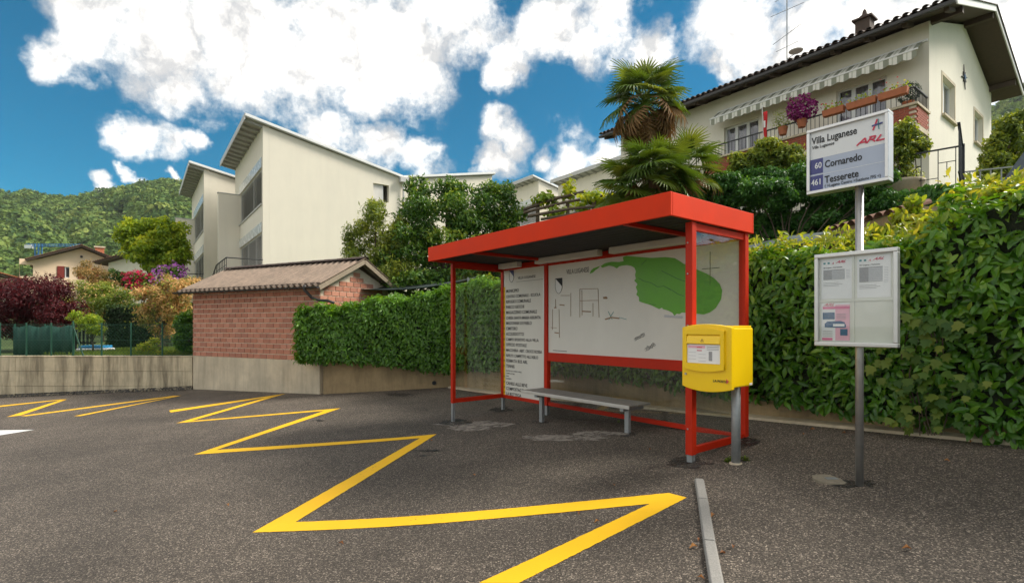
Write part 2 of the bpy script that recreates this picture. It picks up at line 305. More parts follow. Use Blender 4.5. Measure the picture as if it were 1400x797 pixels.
mat['roof_grey'] = M('roof_grey', (.50, .50, .485), .55, var=.1, scale=3); mat['soffit_grey'] = M('soffit_grey', (.42, .42, .40), .7, var=.08, scale=3)
mat['blind'] = M('blind', (.62, .60, .56), .5, var=.1); mat['window_frame'] = M('window_frame', (.66, .67, .66), .5, var=.04); mat['lintel'] = M('lintel', (.58, .60, .58), .25, var=.05)
mat['dark_room'] = M('dark_room', (.05, .045, .05), .8); mat['curtain'] = M('curtain', (.62, .54, .58), .9, var=.2, scale=12)
mat['iron'] = M('iron', (.02, .022, .024), .5, var=.2); mat['grey_rail'] = M('grey_rail', (.35, .37, .36), .5)
mat['tile'] = M('tile', (.20, .105, .07), .9, var=.4, scale=9, bump=.3); mat['tile_dark'] = M('tile_dark', (.085, .06, .05), .9, var=.4, scale=9, bump=.3); mat['terracotta'] = M('terracotta', (.42, .14, .065), .85, var=.25, scale=9)
mat['balcony_brick'] = M('balcony_brick', (.33, .088, .05), .85, var=.25, scale=14); mat['shutter'] = M('shutter', (.24, .03, .02), .6)
mat['bark'] = M('bark', (.10, .075, .05), .95, var=.4, scale=14, bump=.7, bscale=40); mat['palm_bark'] = M('palm_bark', (.16, .11, .065), .95, var=.5, scale=22, bump=.9, bscale=60)
mat['twig'] = M('twig', (.014, .020, .008), .95, var=.4, scale=12, bump=.8, bscale=30)
mat['net'] = M('net', (.045, .065, .062), .85, var=.25, scale=30); mat['fence_green'] = M('fence_green', (.008, .07, .04), .55); mat['screen_green'] = M('screen_green', (.006, .05, .036), .8, var=.2, scale=20)
mat['slate'] = M('slate', (.10, .125, .15), .7, var=.25, scale=10); mat['crane_blue'] = M('crane_blue', (.02, .14, .32), .5); mat['pool_blue'] = M('pool_blue', (.03, .25, .50), .4)
mat['flag_red'] = M('flag_red', (.62, .02, .025), .8); mat['lantern'] = M('lantern', (.09, .07, .04), .5, metal=.4)
mat['petal_red'] = leaf_mat('petal_red', [(.45, .012, .05), (.66, .02, .10)], trans=.3, tcol=(1.3, 1.2, 1.2)); mat['petal_purple'] = leaf_mat('petal_purple', [(.34, .07, .36), (.62, .26, .62)], trans=.3, tcol=(1.3, 1.2, 1.3)); mat['petunia'] = leaf_mat('petunia', [(.20, .01, .12), (.34, .03, .20)], trans=.3, tcol=(1.3, 1, 1.3)); mat['geranium'] = leaf_mat('geranium', [(.6, .02, .02), (.7, .06, .05)], trans=.2, tcol=(1.2, 1, 1))
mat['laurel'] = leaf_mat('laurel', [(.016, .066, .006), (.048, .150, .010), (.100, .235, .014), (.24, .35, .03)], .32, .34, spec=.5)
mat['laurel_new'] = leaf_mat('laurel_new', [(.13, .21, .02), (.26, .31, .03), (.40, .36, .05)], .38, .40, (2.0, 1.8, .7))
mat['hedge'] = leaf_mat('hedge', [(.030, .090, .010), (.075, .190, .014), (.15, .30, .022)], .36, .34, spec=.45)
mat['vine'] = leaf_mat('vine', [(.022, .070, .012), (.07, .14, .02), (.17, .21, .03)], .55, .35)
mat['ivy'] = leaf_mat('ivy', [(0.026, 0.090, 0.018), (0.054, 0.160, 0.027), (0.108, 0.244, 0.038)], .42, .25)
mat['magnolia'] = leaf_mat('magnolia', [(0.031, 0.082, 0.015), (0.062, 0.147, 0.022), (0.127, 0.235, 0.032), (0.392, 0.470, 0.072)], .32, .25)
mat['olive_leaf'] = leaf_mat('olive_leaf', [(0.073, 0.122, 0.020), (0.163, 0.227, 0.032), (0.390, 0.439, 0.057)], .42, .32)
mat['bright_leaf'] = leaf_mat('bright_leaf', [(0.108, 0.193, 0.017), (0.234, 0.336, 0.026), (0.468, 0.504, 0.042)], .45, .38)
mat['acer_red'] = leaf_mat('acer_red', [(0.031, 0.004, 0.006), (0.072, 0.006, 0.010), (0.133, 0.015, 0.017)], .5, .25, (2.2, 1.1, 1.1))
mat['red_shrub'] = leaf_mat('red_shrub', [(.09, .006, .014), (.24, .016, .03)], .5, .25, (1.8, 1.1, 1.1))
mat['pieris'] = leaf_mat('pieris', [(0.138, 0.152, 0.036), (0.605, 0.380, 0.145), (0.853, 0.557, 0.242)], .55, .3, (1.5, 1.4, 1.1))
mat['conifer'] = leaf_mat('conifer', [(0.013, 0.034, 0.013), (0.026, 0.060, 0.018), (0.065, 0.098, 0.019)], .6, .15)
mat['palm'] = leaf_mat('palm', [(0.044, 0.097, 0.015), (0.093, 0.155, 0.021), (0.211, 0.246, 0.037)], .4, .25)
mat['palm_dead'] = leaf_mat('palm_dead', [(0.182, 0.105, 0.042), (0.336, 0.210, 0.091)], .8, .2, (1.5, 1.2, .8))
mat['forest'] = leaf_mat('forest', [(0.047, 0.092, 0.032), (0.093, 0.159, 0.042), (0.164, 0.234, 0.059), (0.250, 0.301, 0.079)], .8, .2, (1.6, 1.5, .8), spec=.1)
mat['grass'] = leaf_mat('grass', [(.06, .11, .018), (.14, .20, .03)], .6, .35)
mat['dry_leaf'] = leaf_mat('dry_leaf', [(.22, .09, .035), (.42, .20, .06)], .7, .2, (1.2, 1, .8))

# ------------------------------------------------------------------ foliage helpers
def tpl(rows, fold=.12):                              # rows (t along the leaf, half width, lift) -> template verts, faces
    v, f, prev = [], [], None
    for t, w, z in rows:
        if w == 0: v.append((0, t, z)); cur = [len(v) - 1]
        else: v += [(-w, t, z + fold * w), (0, t, z), (w, t, z + fold * w)]; cur = [len(v) - 3, len(v) - 2, len(v) - 1]
        if prev is not None:
            if len(prev) == 1 and len(cur) == 3: f += [(prev[0], cur[1], cur[0]), (prev[0], cur[2], cur[1])]
            elif len(prev) == 3 and len(cur) == 1: f += [(prev[0], prev[1], cur[0]), (prev[1], prev[2], cur[0])]
            else: f += [(prev[0], prev[1], cur[1], cur[0]), (prev[1], prev[2], cur[2], cur[1])]
        prev = cur
    return np.array(v, float), f
T_LAUREL = tpl([(0, 0, 0), (.22, .13, .02), (.55, .2, .02), (.82, .12, -.03), (1, 0, -.10)], .5)
T_SIMPLE = tpl([(0, 0, 0), (.5, .24, .03), (1, 0, -.08)], .5)
T_NARROW = tpl([(0, 0, 0), (.45, .13, .03), (1, 0, -.12)], .4)
T_ROUND = tpl([(0, .16, 0), (.5, .42, .03), (1, .12, -.05)], .35)
T_BLADE = tpl([(0, .03, 0), (.5, .03, .05), (1, 0, -.12)], .3)
_lob = [(0, 0), (.30, .05), (.48, .28), (.30, .42), (.42, .72), (.16, .66), (0, 1.0), (-.16, .66), (-.42, .72), (-.30, .42), (-.48, .28), (-.30, .05)]
T_LOBED = (np.array([(x, y, .06 * abs(x) - .08 * y * y) for x, y in _lob]), [tuple(range(12))])
def np_mesh(name, V, tv_n, faces, N, tint=None):
    me = bpy.data.meshes.new(name); fl = np.array([len(f) for f in faces]); idx = np.concatenate([np.array(f) for f in faces])
    loops = (idx[None, :] + (np.arange(N) * tv_n)[:, None]).ravel(); tot = np.tile(fl, N); start = np.concatenate([[0], np.cumsum(tot)[:-1]])
    me.vertices.add(len(V)); me.vertices.foreach_set('co', V.astype(np.float32).ravel())
    me.loops.add(len(loops)); me.loops.foreach_set('vertex_index', loops.astype(np.int32))
    me.polygons.add(len(tot)); me.polygons.foreach_set('loop_start', start.astype(np.int32)); me.polygons.foreach_set('loop_total', tot.astype(np.int32))
    me.update(calc_edges=True)
    if tint is not None:
        a = me.attributes.new('tint', 'FLOAT', 'POINT'); a.data.foreach_set('value', np.repeat(tint, tv_n).astype(np.float32))
    return me
def nrm(a): return a / np.maximum(1e-9, np.linalg.norm(a, axis=1, keepdims=True))
def scatter(name, T, pos, nor, size, rng, tint=None, bias=(0, 0, -.4)):
    N = len(pos); tv, tf = T
    n = nrm(nor); r = rng.normal(size=(N, 3)) * .6 + np.array(bias); l = nrm(r - n * np.sum(r * n, 1, keepdims=True)); w = np.cross(l, n)
    s = (np.full(N, size) if np.isscalar(size) else size)[:, None, None]
    V = pos[:, None, :] + s * (tv[None, :, 0:1] * w[:, None, :] + tv[None, :, 1:2] * l[:, None, :] + tv[None, :, 2:3] * n[:, None, :])
    if tint is None: tint = rng.random(N)
    return np_mesh(name, V.reshape(-1, 3), len(tv), tf, N, tint)
def foliage(clumps, n, T, size, rng, shell=.55, rough=.22, jitter=.55, bias=(0, 0, -.3), name='crown', lobes=0):
    if lobes:                                         # break every clump into smaller leafy lobes, so the crown has lit tufts and gaps
        big = clumps; clumps = []
        for c, r in big:
            for _ in range(lobes):
                d = nrm(rng.normal(size=(1, 3)))[0]; k = rng.uniform(.5, .88); s_ = rng.uniform(.26, .46)
                clumps.append((tuple(np.array(c) + d * np.array(r) * k), tuple(np.array(r) * s_ * np.array([1, 1, .8]))))
    vol = np.array([c[1][0] * c[1][1] + c[1][0] * c[1][2] + c[1][1] * c[1][2] for c in clumps]); cnt = np.maximum(8, (n * vol / vol.sum()).astype(int))
    pos, nor, tin = [], [], []
    for (c, r), k in zip(clumps, cnt):
        d = nrm(rng.normal(size=(k, 3))); ph = rng.random(6) * 6.28
        lump = 1 + rough * (np.sin(d[:, 0] * 5 + ph[0]) * np.sin(d[:, 1] * 5 + ph[1]) + .6 * np.sin(d[:, 2] * 8 + ph[2]) * np.sin(d[:, 0] * 9 + ph[3]) + .4 * np.sin(d[:, 1] * 14 + ph[4]))
        rad = (shell + (1 - shell) * rng.random(k) ** .5) * lump; rad[rng.random(k) < .05] *= 1.14
        pos.append(np.array(c) + d * np.array(r) * rad[:, None]); nor.append(d + rng.normal(size=(k, 3)) * jitter + np.array([0, 0, .25]))
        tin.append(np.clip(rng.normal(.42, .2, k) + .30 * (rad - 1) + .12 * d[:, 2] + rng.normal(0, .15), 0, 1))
    pos = np.concatenate(pos); nor = np.concatenate(nor); tin = np.concatenate(tin)
    return scatter(name, T, pos, nor, size * rng.uniform(.7, 1.2, len(pos)), rng, tin, bias)
def px_clump(px, py, r, Y, ry=None, dep=1.0):
    c = P(px, py, Y); k = r / F * Y; return (tuple(c), (k, k * dep, (ry if ry is not None else r) / F * Y))
def limb_trunk(base, clumps, r0, rng, nl=None):
    mb = MB(); base = Vector(base); cs = [Vector(c[0]) for c in clumps]
    top = sum(cs, Vector()) / len(cs); fork = base.lerp(top, .45); fork.x = base.x * .6 + fork.x * .4
    mb.tube([base - Vector((0, 0, .15)), base.lerp(fork, .5) + Vector((rng.normal() * r0 * .6, 0, 0)), fork], [r0 * 1.25, r0, r0 * .8], 8)
    for c in (cs if nl is None else cs[:nl]):
        m = fork.lerp(c, .5) + Vector((rng.normal() * .1, rng.normal() * .1, .1)); mb.tube([fork - Vector((0, 0, .05)), m, c], [r0 * .6, r0 * .38, r0 * .12], 6)
    return mb
def plant(name, label, cat, base, clumps, n, T, size, m, seed, trunk=.05, group=None, bark='bark', extra=None, **kw):
    rng = np.random.default_rng(seed); t = thing(name, label, cat, base, 0, group)
    b = Vector(base); cl = [(tuple(Vector(c) - b), r) for c, r in clumps]
    kw.setdefault('lobes', 14); link('crown', foliage(cl, n, T, size, rng, **kw), mat[m], t)['kind'] = 'stuff'
    limb_trunk((0, 0, 0), cl, trunk, rng).build('trunk', mat[bark], t, True)
    if extra:
        for nm, T2, n2, s2, m2_, up in extra:
            cl2 = [(c, tuple(v * 1.03 for v in r)) for c, r in cl]
            me = foliage(cl2, n2, T2, s2, rng, shell=.93, rough=kw.get('rough', .22), jitter=.3, bias=(0, 0, up)); link(nm, me, mat[m2_], t)['kind'] = 'stuff'
    return t

# ------------------------------------------------------------------ the setting: street, terraces, hills
WALL = [(-45, 15.2), (-9.1, 14.87), (-4.65, 12.6), (-1.47, 12.75), (3.0, 6.5), (4.39, 4.53), (9.0, -2.0), (13, -8)]
WN = [(Vector(a), Vector(b)) for a, b in zip(WALL[:-1], WALL[1:])]
def wall_dist(X, Y):
    p = Vector((X, Y)); best = 1e9
    for a, b in WN:
        t = max(0, min(1, (p - a).dot(b - a) / (b - a).length_squared)); best = min(best, (p - a - (b - a) * t).length)
    return best
def sstep(a, b, x): t = max(0, min(1, (x - a) / (b - a))); return t * t * (3 - 2 * t)
def T(X, Y):                                          # garden terraces behind the walls (world z)
    d = wall_dist(X, Y)
    hl = np.interp(d, [0, 4, 9, 20, 40, 100], [-.88, -.85, -.2, 1.0, 2.4, 5])
    hc = np.interp(d, [0, 2, 9, 20, 40, 100], [-.88, -.7, 1.4, 2.6, 4, 6])
    e = (X - 10.2) * .674 + (Y - 12) * .74
    hr = np.interp(d, [0, 2, 7, 30], [-.88, -.6, -.2, .2]); hr = hr + (3.05 - hr) * sstep(.15, .55, e) + max(0, e - 8) * .03
    hr += .25 * sstep(2, -3, Y) * 0
    wl_, wr_ = sstep(-7.5, -10.5, X), sstep(-1.0, 2.5, X - max(0, Y - 16) * .15)
    return CZ + (hl * wl_ + hc * (1 - wl_)) * (1 - wr_) + hr * wr_
mb = MB(); xs = np.concatenate([np.linspace(-60, -12, 17), np.linspace(-11, 12, 185), np.linspace(13, 40, 10)]); ys = np.concatenate([np.linspace(-40, -4, 10), np.linspace(-3, 17, 160)])
for y in ys:
    for x in xs: mb.v.append((x, y, gz(x, y)))
for j in range(len(ys) - 1):
    for i in range(len(xs) - 1): a = j * len(xs) + i; mb.f.append([a, a + 1, a + 1 + len(xs), a + len(xs)])
asphalt = tag(mb.build('asphalt', mat['asphalt'], smooth=True), 'grey brown coarse asphalt of the sloping bus bay', kind='structure')
# terrain: strips fanning out behind the wall line to the horizon
pts = []
for (a, b) in WN:
    k = max(2, int((b - a).length / .8)); pts += [a.lerp(b, i / k) for i in range(k)]
pts.append(WN[-1][1]); n_p = len(pts); dist = [0.02, .5, 1, 2, 3.2, 4.5, 6, 7.5, 8.2, 8.7, 9.2, 10, 12, 15, 20, 28, 40, 70, 140, 400, 1500, 4000]
mb = MB()
for i, p in enumerate(pts):
    u = i / (n_p - 1); ang = math.radians(118 - 118 * u + 14); dv = Vector((math.cos(ang), math.sin(ang)))
    for d in dist:
        q = p + dv * d; mb.v.append((q.x, q.y, T(q.x, q.y) if d < 100 else CZ + 4))
for i in range(n_p - 1):
    for j in range(len(dist) - 1): a = i * len(dist) + j; b2 = a + len(dist); mb.f.append([a, a + 1, b2 + 1, b2])
tag(mb.build('ground', mat['lawn'], smooth=True), 'grassy garden terraces behind the walls', kind='structure')
mb = MB(); mb.add([(-4000, -4000, -6), (4000, -4000, -6), (4000, 4000, -6), (-4000, 4000, -6)], [(0, 1, 2, 3)]); tag(mb.build('terrain', mat['lawn']), 'land reaching out to the horizon', kind='structure')

# markings painted on the asphalt
def ground_poly(pix, name, m, dz=.004, sub=.35):
    mb = MB(); q = [G(x, y) for x, y in pix]
    out = []
    for a, b in zip(q, q[1:] + q[:1]):
        k = max(1, int((b - a).length / sub)); out += [a.lerp(b, i / k) for i in range(k)]
    mb.add([(p.x, p.y, gz(p.x, p.y) + dz) for p in out], [list(range(len(out)))]); return mb.build(name, mat[m], asphalt)
_jr = random.Random(77)
def ground_band(p0, p1, p2, p3, name, m, dz=.004, n=90): # quad between edges p0-p1 and p3-p2 (pixels), finely split to follow the surface
    a, b, c, d = [G(*p) for p in (p0, p1, p2, p3)]; mb = MB()
    for i in range(n + 1):
        t = i / n; e, g = a.lerp(b, t), d.lerp(c, t); w_ = (g - e).normalized() if (g - e).length > 1e-4 else Vector(); k_ = 0 if i in (0, n) else .0045; e = e + w_ * _jr.uniform(-k_, k_); g = g + w_ * _jr.uniform(-k_, k_); mb.v += [(e.x, e.y, gz(e.x, e.y) + dz), (g.x, g.y, gz(g.x, g.y) + dz)]
    mb.f = [[2 * i, 2 * i + 2, 2 * i + 3, 2 * i + 1] for i in range(n)]; return mb, mat[m], name
def bands(name, m, quads, dz=.004):
    mb = MB()
    for q in quads:
        b, _, _ = ground_band(*q, name, m, dz); mb.add(b.v, b.f)
    o = mb.build(name, mat[m], asphalt); return o
z1 = bands('zigzag_marking', 'yellow_line', [[(655, 797), (889, 688.5), (939, 680.5), (709, 797)], [(345, 728), (889, 688.8), (914, 674), (404, 713.7)],
       [(345, 728), (574, 599), (597, 593.5), (404, 713.7)], [(265, 621.5), (574, 599), (597, 593.5), (296, 615)], [(265, 621.5), (445, 561), (466, 558), (296, 615)],
       [(241, 578.5), (445, 561.5), (466, 558), (262, 575.4)], [(241, 578.5), (371, 541.5), (391, 538), (262, 575.4)], [(231, 561.2), (391, 538), (373, 542.2), (233.5, 563.8)]])
mb = MB()
q = [G(*p) for p in [(914, 674), (939, 680.5), (889, 688.6)]]; mb.add([(p.x, p.y, gz(p.x, p.y) + .0045) for p in q], [(0, 1, 2)])
mb.build('zigzag_marking', mat['yellow_line'], asphalt)
bands('parking_line', 'yellow_line', [[(9, 570), (84, 546.5), (92, 546), (28, 568)], [(28, 568.5), (238, 541), (248, 541), (36, 569)]])
bands('parking_line', 'yellow_line', [[(101, 569), (238, 542.5), (248, 541), (110, 569)]], .007)
bands('parking_line', 'yellow_line', [[(-160, 571), (84, 546.2), (92, 546.2), (-160, 574)]], .007)
bands('arrow_marking', 'white_line', [[(-60, 590), (-20, 588.5), (47, 587.5), (0, 595)], [(-60, 590), (0, 595), (-10, 596), (-60, 597)]])
def blob_px(cx, cy, rx, ry, name, m, seed, dz=.005, n=22, amp=.25):
    r = random.Random(seed); k = [r.uniform(1 - amp, 1 + amp) for _ in range(n)]
    ground_poly([(cx + rx * k[i] * math.cos(2 * math.pi * i / n), cy + ry * k[i] * math.sin(2 * math.pi * i / n)) for i in range(n)], name, m, dz)
for i, (cx, cy, rx, ry) in enumerate([(623, 578, 20, 4.5), (685, 560, 16, 3.2), (941, 633, 30, 7), (1012, 604, 28, 6), (858, 594, 14, 2.5), (738, 577, 12, 2)]): blob_px(cx, cy, rx, ry, 'tar_patch', 'tar', i, .005)
ground_poly([(1000, 612), (1020, 598), (1042, 603), (1022, 613)], 'tar_patch', 'tar', .0075)
for i, (cx, cy, rx, ry) in enumerate([(648, 580, 48, 4.5), (640, 586, 30, 3), (775, 599, 60, 4.2), (815, 593, 38, 3.5)]): blob_px(cx, cy, rx, ry, 'light_streak', 'lit_asphalt', 20 + i, .0035 + i * .0006)  # bright streaks of light under the shelter, painted as pale blobs
blob_px(545, 539.5, 19, 2.2, 'tar_patch', 'tar', 40); blob_px(588, 616, 17, 1.4, 'tar_patch', 'tar', 41, amp=.6); blob_px(576, 623, 12, 1.0, 'tar_patch', 'tar', 42, amp=.6); blob_px(436, 575, 9, 1.2, 'tar_patch', 'tar', 43)

# kerb: a row of granite edging stones set in the asphalt
kerb = tag(bpy.data.objects.new('kerb', None), 'row of narrow grey granite edging stones set into the asphalt', kind='structure'); col.objects.link(kerb)
KE = [(956, 659), (961, 687), (970, 745), (985, 830), (1010, 960)]
for a, b in zip(KE[:-1], KE[1:]):
    A, B = G(*a), G(*b); dA = (B - A).normalized(); B2 = B - dA * .012; mb = MB(); w = .038
    s = Vector((dA.y, -dA.x, 0)).normalized() * w; lst = []
    for p in (A, B2):
        for k, h in ((-1, -.12), (1, -.12), (1, .022), (.75, .034), (-.75, .034), (-1, .022)): lst.append(p + s * k + Vector((0, 0, h)))
    mb.add(lst, [(0, 1, 2, 3, 4, 5), (11, 10, 9, 8, 7, 6)] + [(i, i + 6, (i + 1) % 6 + 6, (i + 1) % 6) for i in range(6)]); mb.build('stone', mat['granite'], kerb, bevel=.004)
# pale concrete edge strip along the foot of the hedge wall
mb = MB(); L_ = []
for p in [Vector((-1.55, 12.6)), Vector((.7, 9.5)), Vector((2.9, 6.42)), Vector((4.29, 4.45)), Vector((7.5, -.1)), Vector((9, -2.2))]: L_.append(p)
for a, b in zip(L_[:-1], L_[1:]):
    n_ = 6
    for i in range(n_):
        p, q = a.lerp(b, i / n_), a.lerp(b, (i + 1) / n_); nn = Vector((-(b - a).y, (b - a).x)).normalized() * -.13
        mb.hexa([(p.x, p.y, gz(*p) - .1), (q.x, q.y, gz(*q) - .1), (q.x - nn.x, q.y - nn.y, gz(*q) - .1), (p.x - nn.x, p.y - nn.y, gz(*p) - .1), (p.x, p.y, gz(*p) + .03), (q.x, q.y, gz(*q) + .03), (q.x - nn.x, q.y - nn.y, gz(*q) + .05), (p.x - nn.x, p.y - nn.y, gz(*p) + .05)])
tag(mb.build('edging_strip', mat['plinth']), 'pale concrete edging strip along the foot of the hedge', kind='structure')

# hills with woodland
rngh = np.random.default_rng(11)
def ridge_left(px): return np.interp(px, [-1200, -500, -60, 0, 40, 95, 130, 180, 225, 260, 330, 600, 900], [330, 300, 268, 264, 264, 274, 266, 256, 249, 250, 262, 330, 400])
hill_pts, hill_f = [], []; NR, NCc = 26, 60
def hill(name, label, px0, px1, ridge, Y0, Y1, zb, n_tree, seed, rad):
    rng = np.random.default_rng(seed); mb = MB(); pxs = np.linspace(px0, px1, 50)
    H = lambda px, t: (CZ + zb) + ((HY - ridge(px)) / F * Y1 - zb) * (t ** .92) + 6 * math.sin(px * .021 + t * 5) * math.sin(t * 3.1) + 3 * math.sin(px * .07 + t * 11) * math.sin(t * 3.1)
    D = lambda px, t: (Y0 + (Y1 - Y0) * t)
    for px in pxs:
        for j in range(20): t = j / 19; Y = D(px, t); mb.v.append(((px - CX) / F * Y, Y, H(px, t) - rad * .9))
        Y = Y1 * 1.4; mb.v.append(((px - CX) / F * Y, Y, CZ + zb))
    for i in range(len(pxs) - 1):
        for j in range(20): a = i * 21 + j; mb.f.append([a, a + 21, a + 22, a + 1])
    tag(mb.build(name, mat['soil'], smooth=True), label, kind='structure')
    px = rng.uniform(px0, px1, n_tree); t = rng.random(n_tree) ** .8; k = 75
    pos, nor, size, tint = [], [], [], []
    for a, b in zip(px, t):
        Y = D(a, b); c = np.array([(a - CX) / F * Y, Y, H(a, b) - rad * .3]); R = rad * rng.uniform(.6, 1.6); d = nrm(rng.normal(size=(k, 3))); d[:, 2] = np.abs(d[:, 2]) * 1.0 - .25
        lump = 1 + .18 * np.sin(d[:, 0] * 7 + a) * np.sin(d[:, 1] * 6 + b * 50)
        pos.append(c + d * R * lump[:, None] * np.array([1, 1, 1.15])); nor.append(d + rng.normal(size=(k, 3)) * .35); size.append(np.full(k, R * .40) * rng.uniform(.7, 1.3, k))
        tint.append(np.clip(rng.normal(.42, .21) + rng.normal(0, .07, k), 0, 1))
    me = scatter(name, T_ROUND, np.concatenate(pos), np.concatenate(nor), np.concatenate(size), rng, np.concatenate(tint), (0, 0, -.2))
    return link('hillside_woodland', me, mat['forest'])
tag(hill('hill', 'steep green hill rising behind the cream house', -330, 640, ridge_left, 230, 640, -2, 5200, 3, 5.2), 'dense green deciduous woodland covering the hill behind the cream house', 'woodland', kind='stuff')
tag(hill('hill', 'wooded hill behind the gable of the balcony house', 1180, 2100, lambda px: np.interp(px, [1180, 1280, 1360, 1400, 1500, 1800, 2100], [230, 190, 150, 118, 112, 120, 170]), 200, 520, 10, 2200, 4, 5.0), 'dense green woodland on the slope behind the balcony house gable', 'woodland', kind='stuff')
#@@PART2
# ------------------------------------------------------------------ bus shelter
XD, VD = Vector((.6248, -.7808, 0)).normalized(), Vector((.7808, .6248, 0)).normalized()
RZ = math.atan2(XD.y, XD.x)
def frame_at(X, Y, z=None):
    return Vector((X, Y, gz(X, Y) if z is None else z))
def on_plane(px, py, O, yl):                          # photo pixel -> local (x, z) on the plane y = yl of a shelter-aligned frame
    d = Vector(((px - CX) / F, 1, (HY - py) / F)); t = ((O.x * VD.x + O.y * VD.y) + yl) / (d.x * VD.x + d.y * VD.y)
    p = d * t; return ((p.x - O.x) * XD.x + (p.y - O.y) * XD.y, CZ + p.z - O.z)
SO = frame_at(-.95, 8.42); sz = lambda z: z + CZ - SO.z
def ground_local(O, x, y): p = O + XD * x + VD * y; return gz(p.x, p.y) - O.z
sh = thing('bus_shelter', 'open red steel bus shelter with glass ends and a white map board', 'bus shelter', SO, RZ)
LEN, DEP, PW = 4.3, 1.02, .06
zt, zb_, zr = sz(1.0), sz(-1.25), sz(-1.19)
def post(x, y, w=PW, z0=None, z1=None):
    p = MB().box(x - w / 2, x + w / 2, y - w / 2, y + w / 2, zb_ if z0 is None else z0, zt if z1 is None else z1).build('post', mat['red'], sh, bevel=.004)
    g = ground_local(SO, x, y); f = MB().box(x - w * .38, x + w * .38, y - w * .38, y + w * .38, g - .08, zb_); f.build('foot', mat['galv'], p)
    return p
post(0, 0); post(LEN, 0, .075); post(0, DEP); post(LEN, DEP, .075); mid = post(1.13, DEP, .075)
for x in (0, LEN):
    MB().box(x - .022, x + .022, .03, DEP - .03, zb_ + .003, zr + .012).build('rail', mat['red'], sh, bevel=.003)
    MB().box(x - .022, x + .022, .03, DEP - .03, zt - .075, zt - .003).build('rail', mat['red'], sh, bevel=.003)
    MB().box(x - .005, x + .005, .03, DEP - .03, zr + .012, zt - .075).build('glass_pane', mat['glass'], sh)
MB().box(.03, 1.09, DEP - .025, DEP + .025, zb_ + .003, zr).build('rail', mat['red'], sh, bevel=.003)
MB().box(.03, 1.09, DEP - .025, DEP + .025, zt - .06, zt - .003).build('rail', mat['red'], sh, bevel=.003)
MB().box(1.17, LEN - .037, DEP - .025, DEP + .025, zb_ + .003, zr).build('rail', mat['red'], sh, bevel=.003)
MB().box(1.17, LEN - .037, DEP - .025, DEP + .025, zt - .07, zt - .003).build('rail', mat['red'], sh, bevel=.003)
MB().box(1.17, LEN - .037, DEP - .035, DEP + .03, sz(-.55), sz(-.42)).build('cross_beam', mat['red'], sh, bevel=.004)
MB().box(1.17, LEN - .037, DEP - .004, DEP + .004, zr, sz(-.55)).build('glass_pane', mat['glass'], sh)
lb = MB().box(.035, 1.085, DEP - .012, DEP + .012, zr, zt - .06).build('list_board', mat['board'], sh)
mbd = MB().box(1.172, LEN - .04, DEP - .012, DEP + .012, sz(-.42), zt - .07).build('map_board', mat['board'], sh)
# trim strip beside the list, as on the posts
MB().box(1.065, 1.09, DEP - .02, DEP - .013, zr, zt - .06).build('trim', mat['alu'], sh)
# roof
x0, x1, y0, y1, fz0, fz1 = -.07, LEN + .06, -.42, DEP + .10, sz(1.005), sz(1.225)
roof = MB().box(x0 + .03, x1 - .03, y0 + .03, y1 - .03, sz(1.13), sz(1.19)).build('roof', mat['roof_red'], sh)
for b in ((x0, x1, y0, y0 + .03), (x0, x1, y1 - .03, y1)): MB().box(b[0], b[1], b[2], b[3], fz0, fz1).build('fascia', mat['roof_red'], roof, bevel=.004)
for b in ((x0, x0 + .03), (x1 - .03, x1)): MB().box(b[0], b[1], y0 + .032, y1 - .032, fz0 + .002, fz1 - .002).build('fascia', mat['roof_red'], roof, bevel=.004)
nb = 11; bw = (y1 - y0 - .08) / nb
slat = MB().box(x0 + .035, x1 - .035, .006, bw - .004, sz(1.045), sz(1.065)).mesh('ceiling_slat'); slat.materials.append(mat['ceiling'])
for i in range(nb): piece('ceiling_slat', slat, roof, (0, y0 + .04 + i * bw, 0))
for x in (1.13, LEN - .5): MB().box(x - .02, x + .02, y0 + .035, DEP - .03, sz(1.0), sz(1.04)).build('ceiling_rib', mat['red'], roof)
MB().box(x0 + .032, x1 - .032, y0 + .031, y0 + .036, fz0 + .004, fz0 + .03).build('trim', mat['red'], roof)
for a, b in ((.12, .62), (1.05, 2.35), (2.55, 3.85)):
    mb = MB().box(a, b, DEP - .20, DEP - .09, sz(.955), sz(1.04)); l = mb.build('light_fixture', mat['lamp_white'], sh, bevel=.01)
    MB().box(a - .015, a, DEP - .19, DEP - .10, sz(.96), sz(1.03)).build('end_cap', mat['black'], l)
# prints on the list board
fy = DEP - .0135
lx = lambda px, py: on_plane(px, py, SO, fy)
names = ['MUNICIPIO', 'CENTRO COMUNALE - SCUOLA', 'RIFUGIO COMUNALE', 'PARCO GIOCHI', 'MAGAZZINO COMUNALE', 'CHIESA SANTA MARIA ASSUNTA', 'MADONNA DI PABLO', 'CIMITERO', 'ACQUEDOTTO', 'CAMPO SPORTIVO ALLA VILLA', 'UFFICIO POSTALE',
         'MACCHERA  ABIT. CROCE ROSSA', 'RIFIUTI: CAMPETTO ALL\'ASILO', 'FERMATA BUS ARL', 'TENNIS', None, 'CANILE ALLE BEVE', 'COMPOSTAGGIO', 'LA BOTTEGA']
zA, zB = lx(690, 398)[1], lx(690, 537)[1]
xA = lx(692, 400)[0]
for i, t in enumerate(names):
    k = i if i < 15 else i + (.5 if i == 15 else 1.2); z = zA + (zB - zA) * k / 19.2
    if t: lettering(t, .074 if len(t) < 24 else .066, mat['ink'], lb, xA, fy, z - .03, sx=.92, bold=.0012)
    else:
        for q in range(4): lettering(['BACINO ALTO SELVA  VALLE', 'CAMPO DI TIRO', 'RIALE', 'SENTIERO'][q], .032, mat['ink'], lb, xA, fy, z + .04 - .045 * q)
MB().box(xA - .075, xA - .025, fy - .001, fy + .001, zB - .05, zA + .07).build('yellow_strip', mat['yellow_line'], lb)
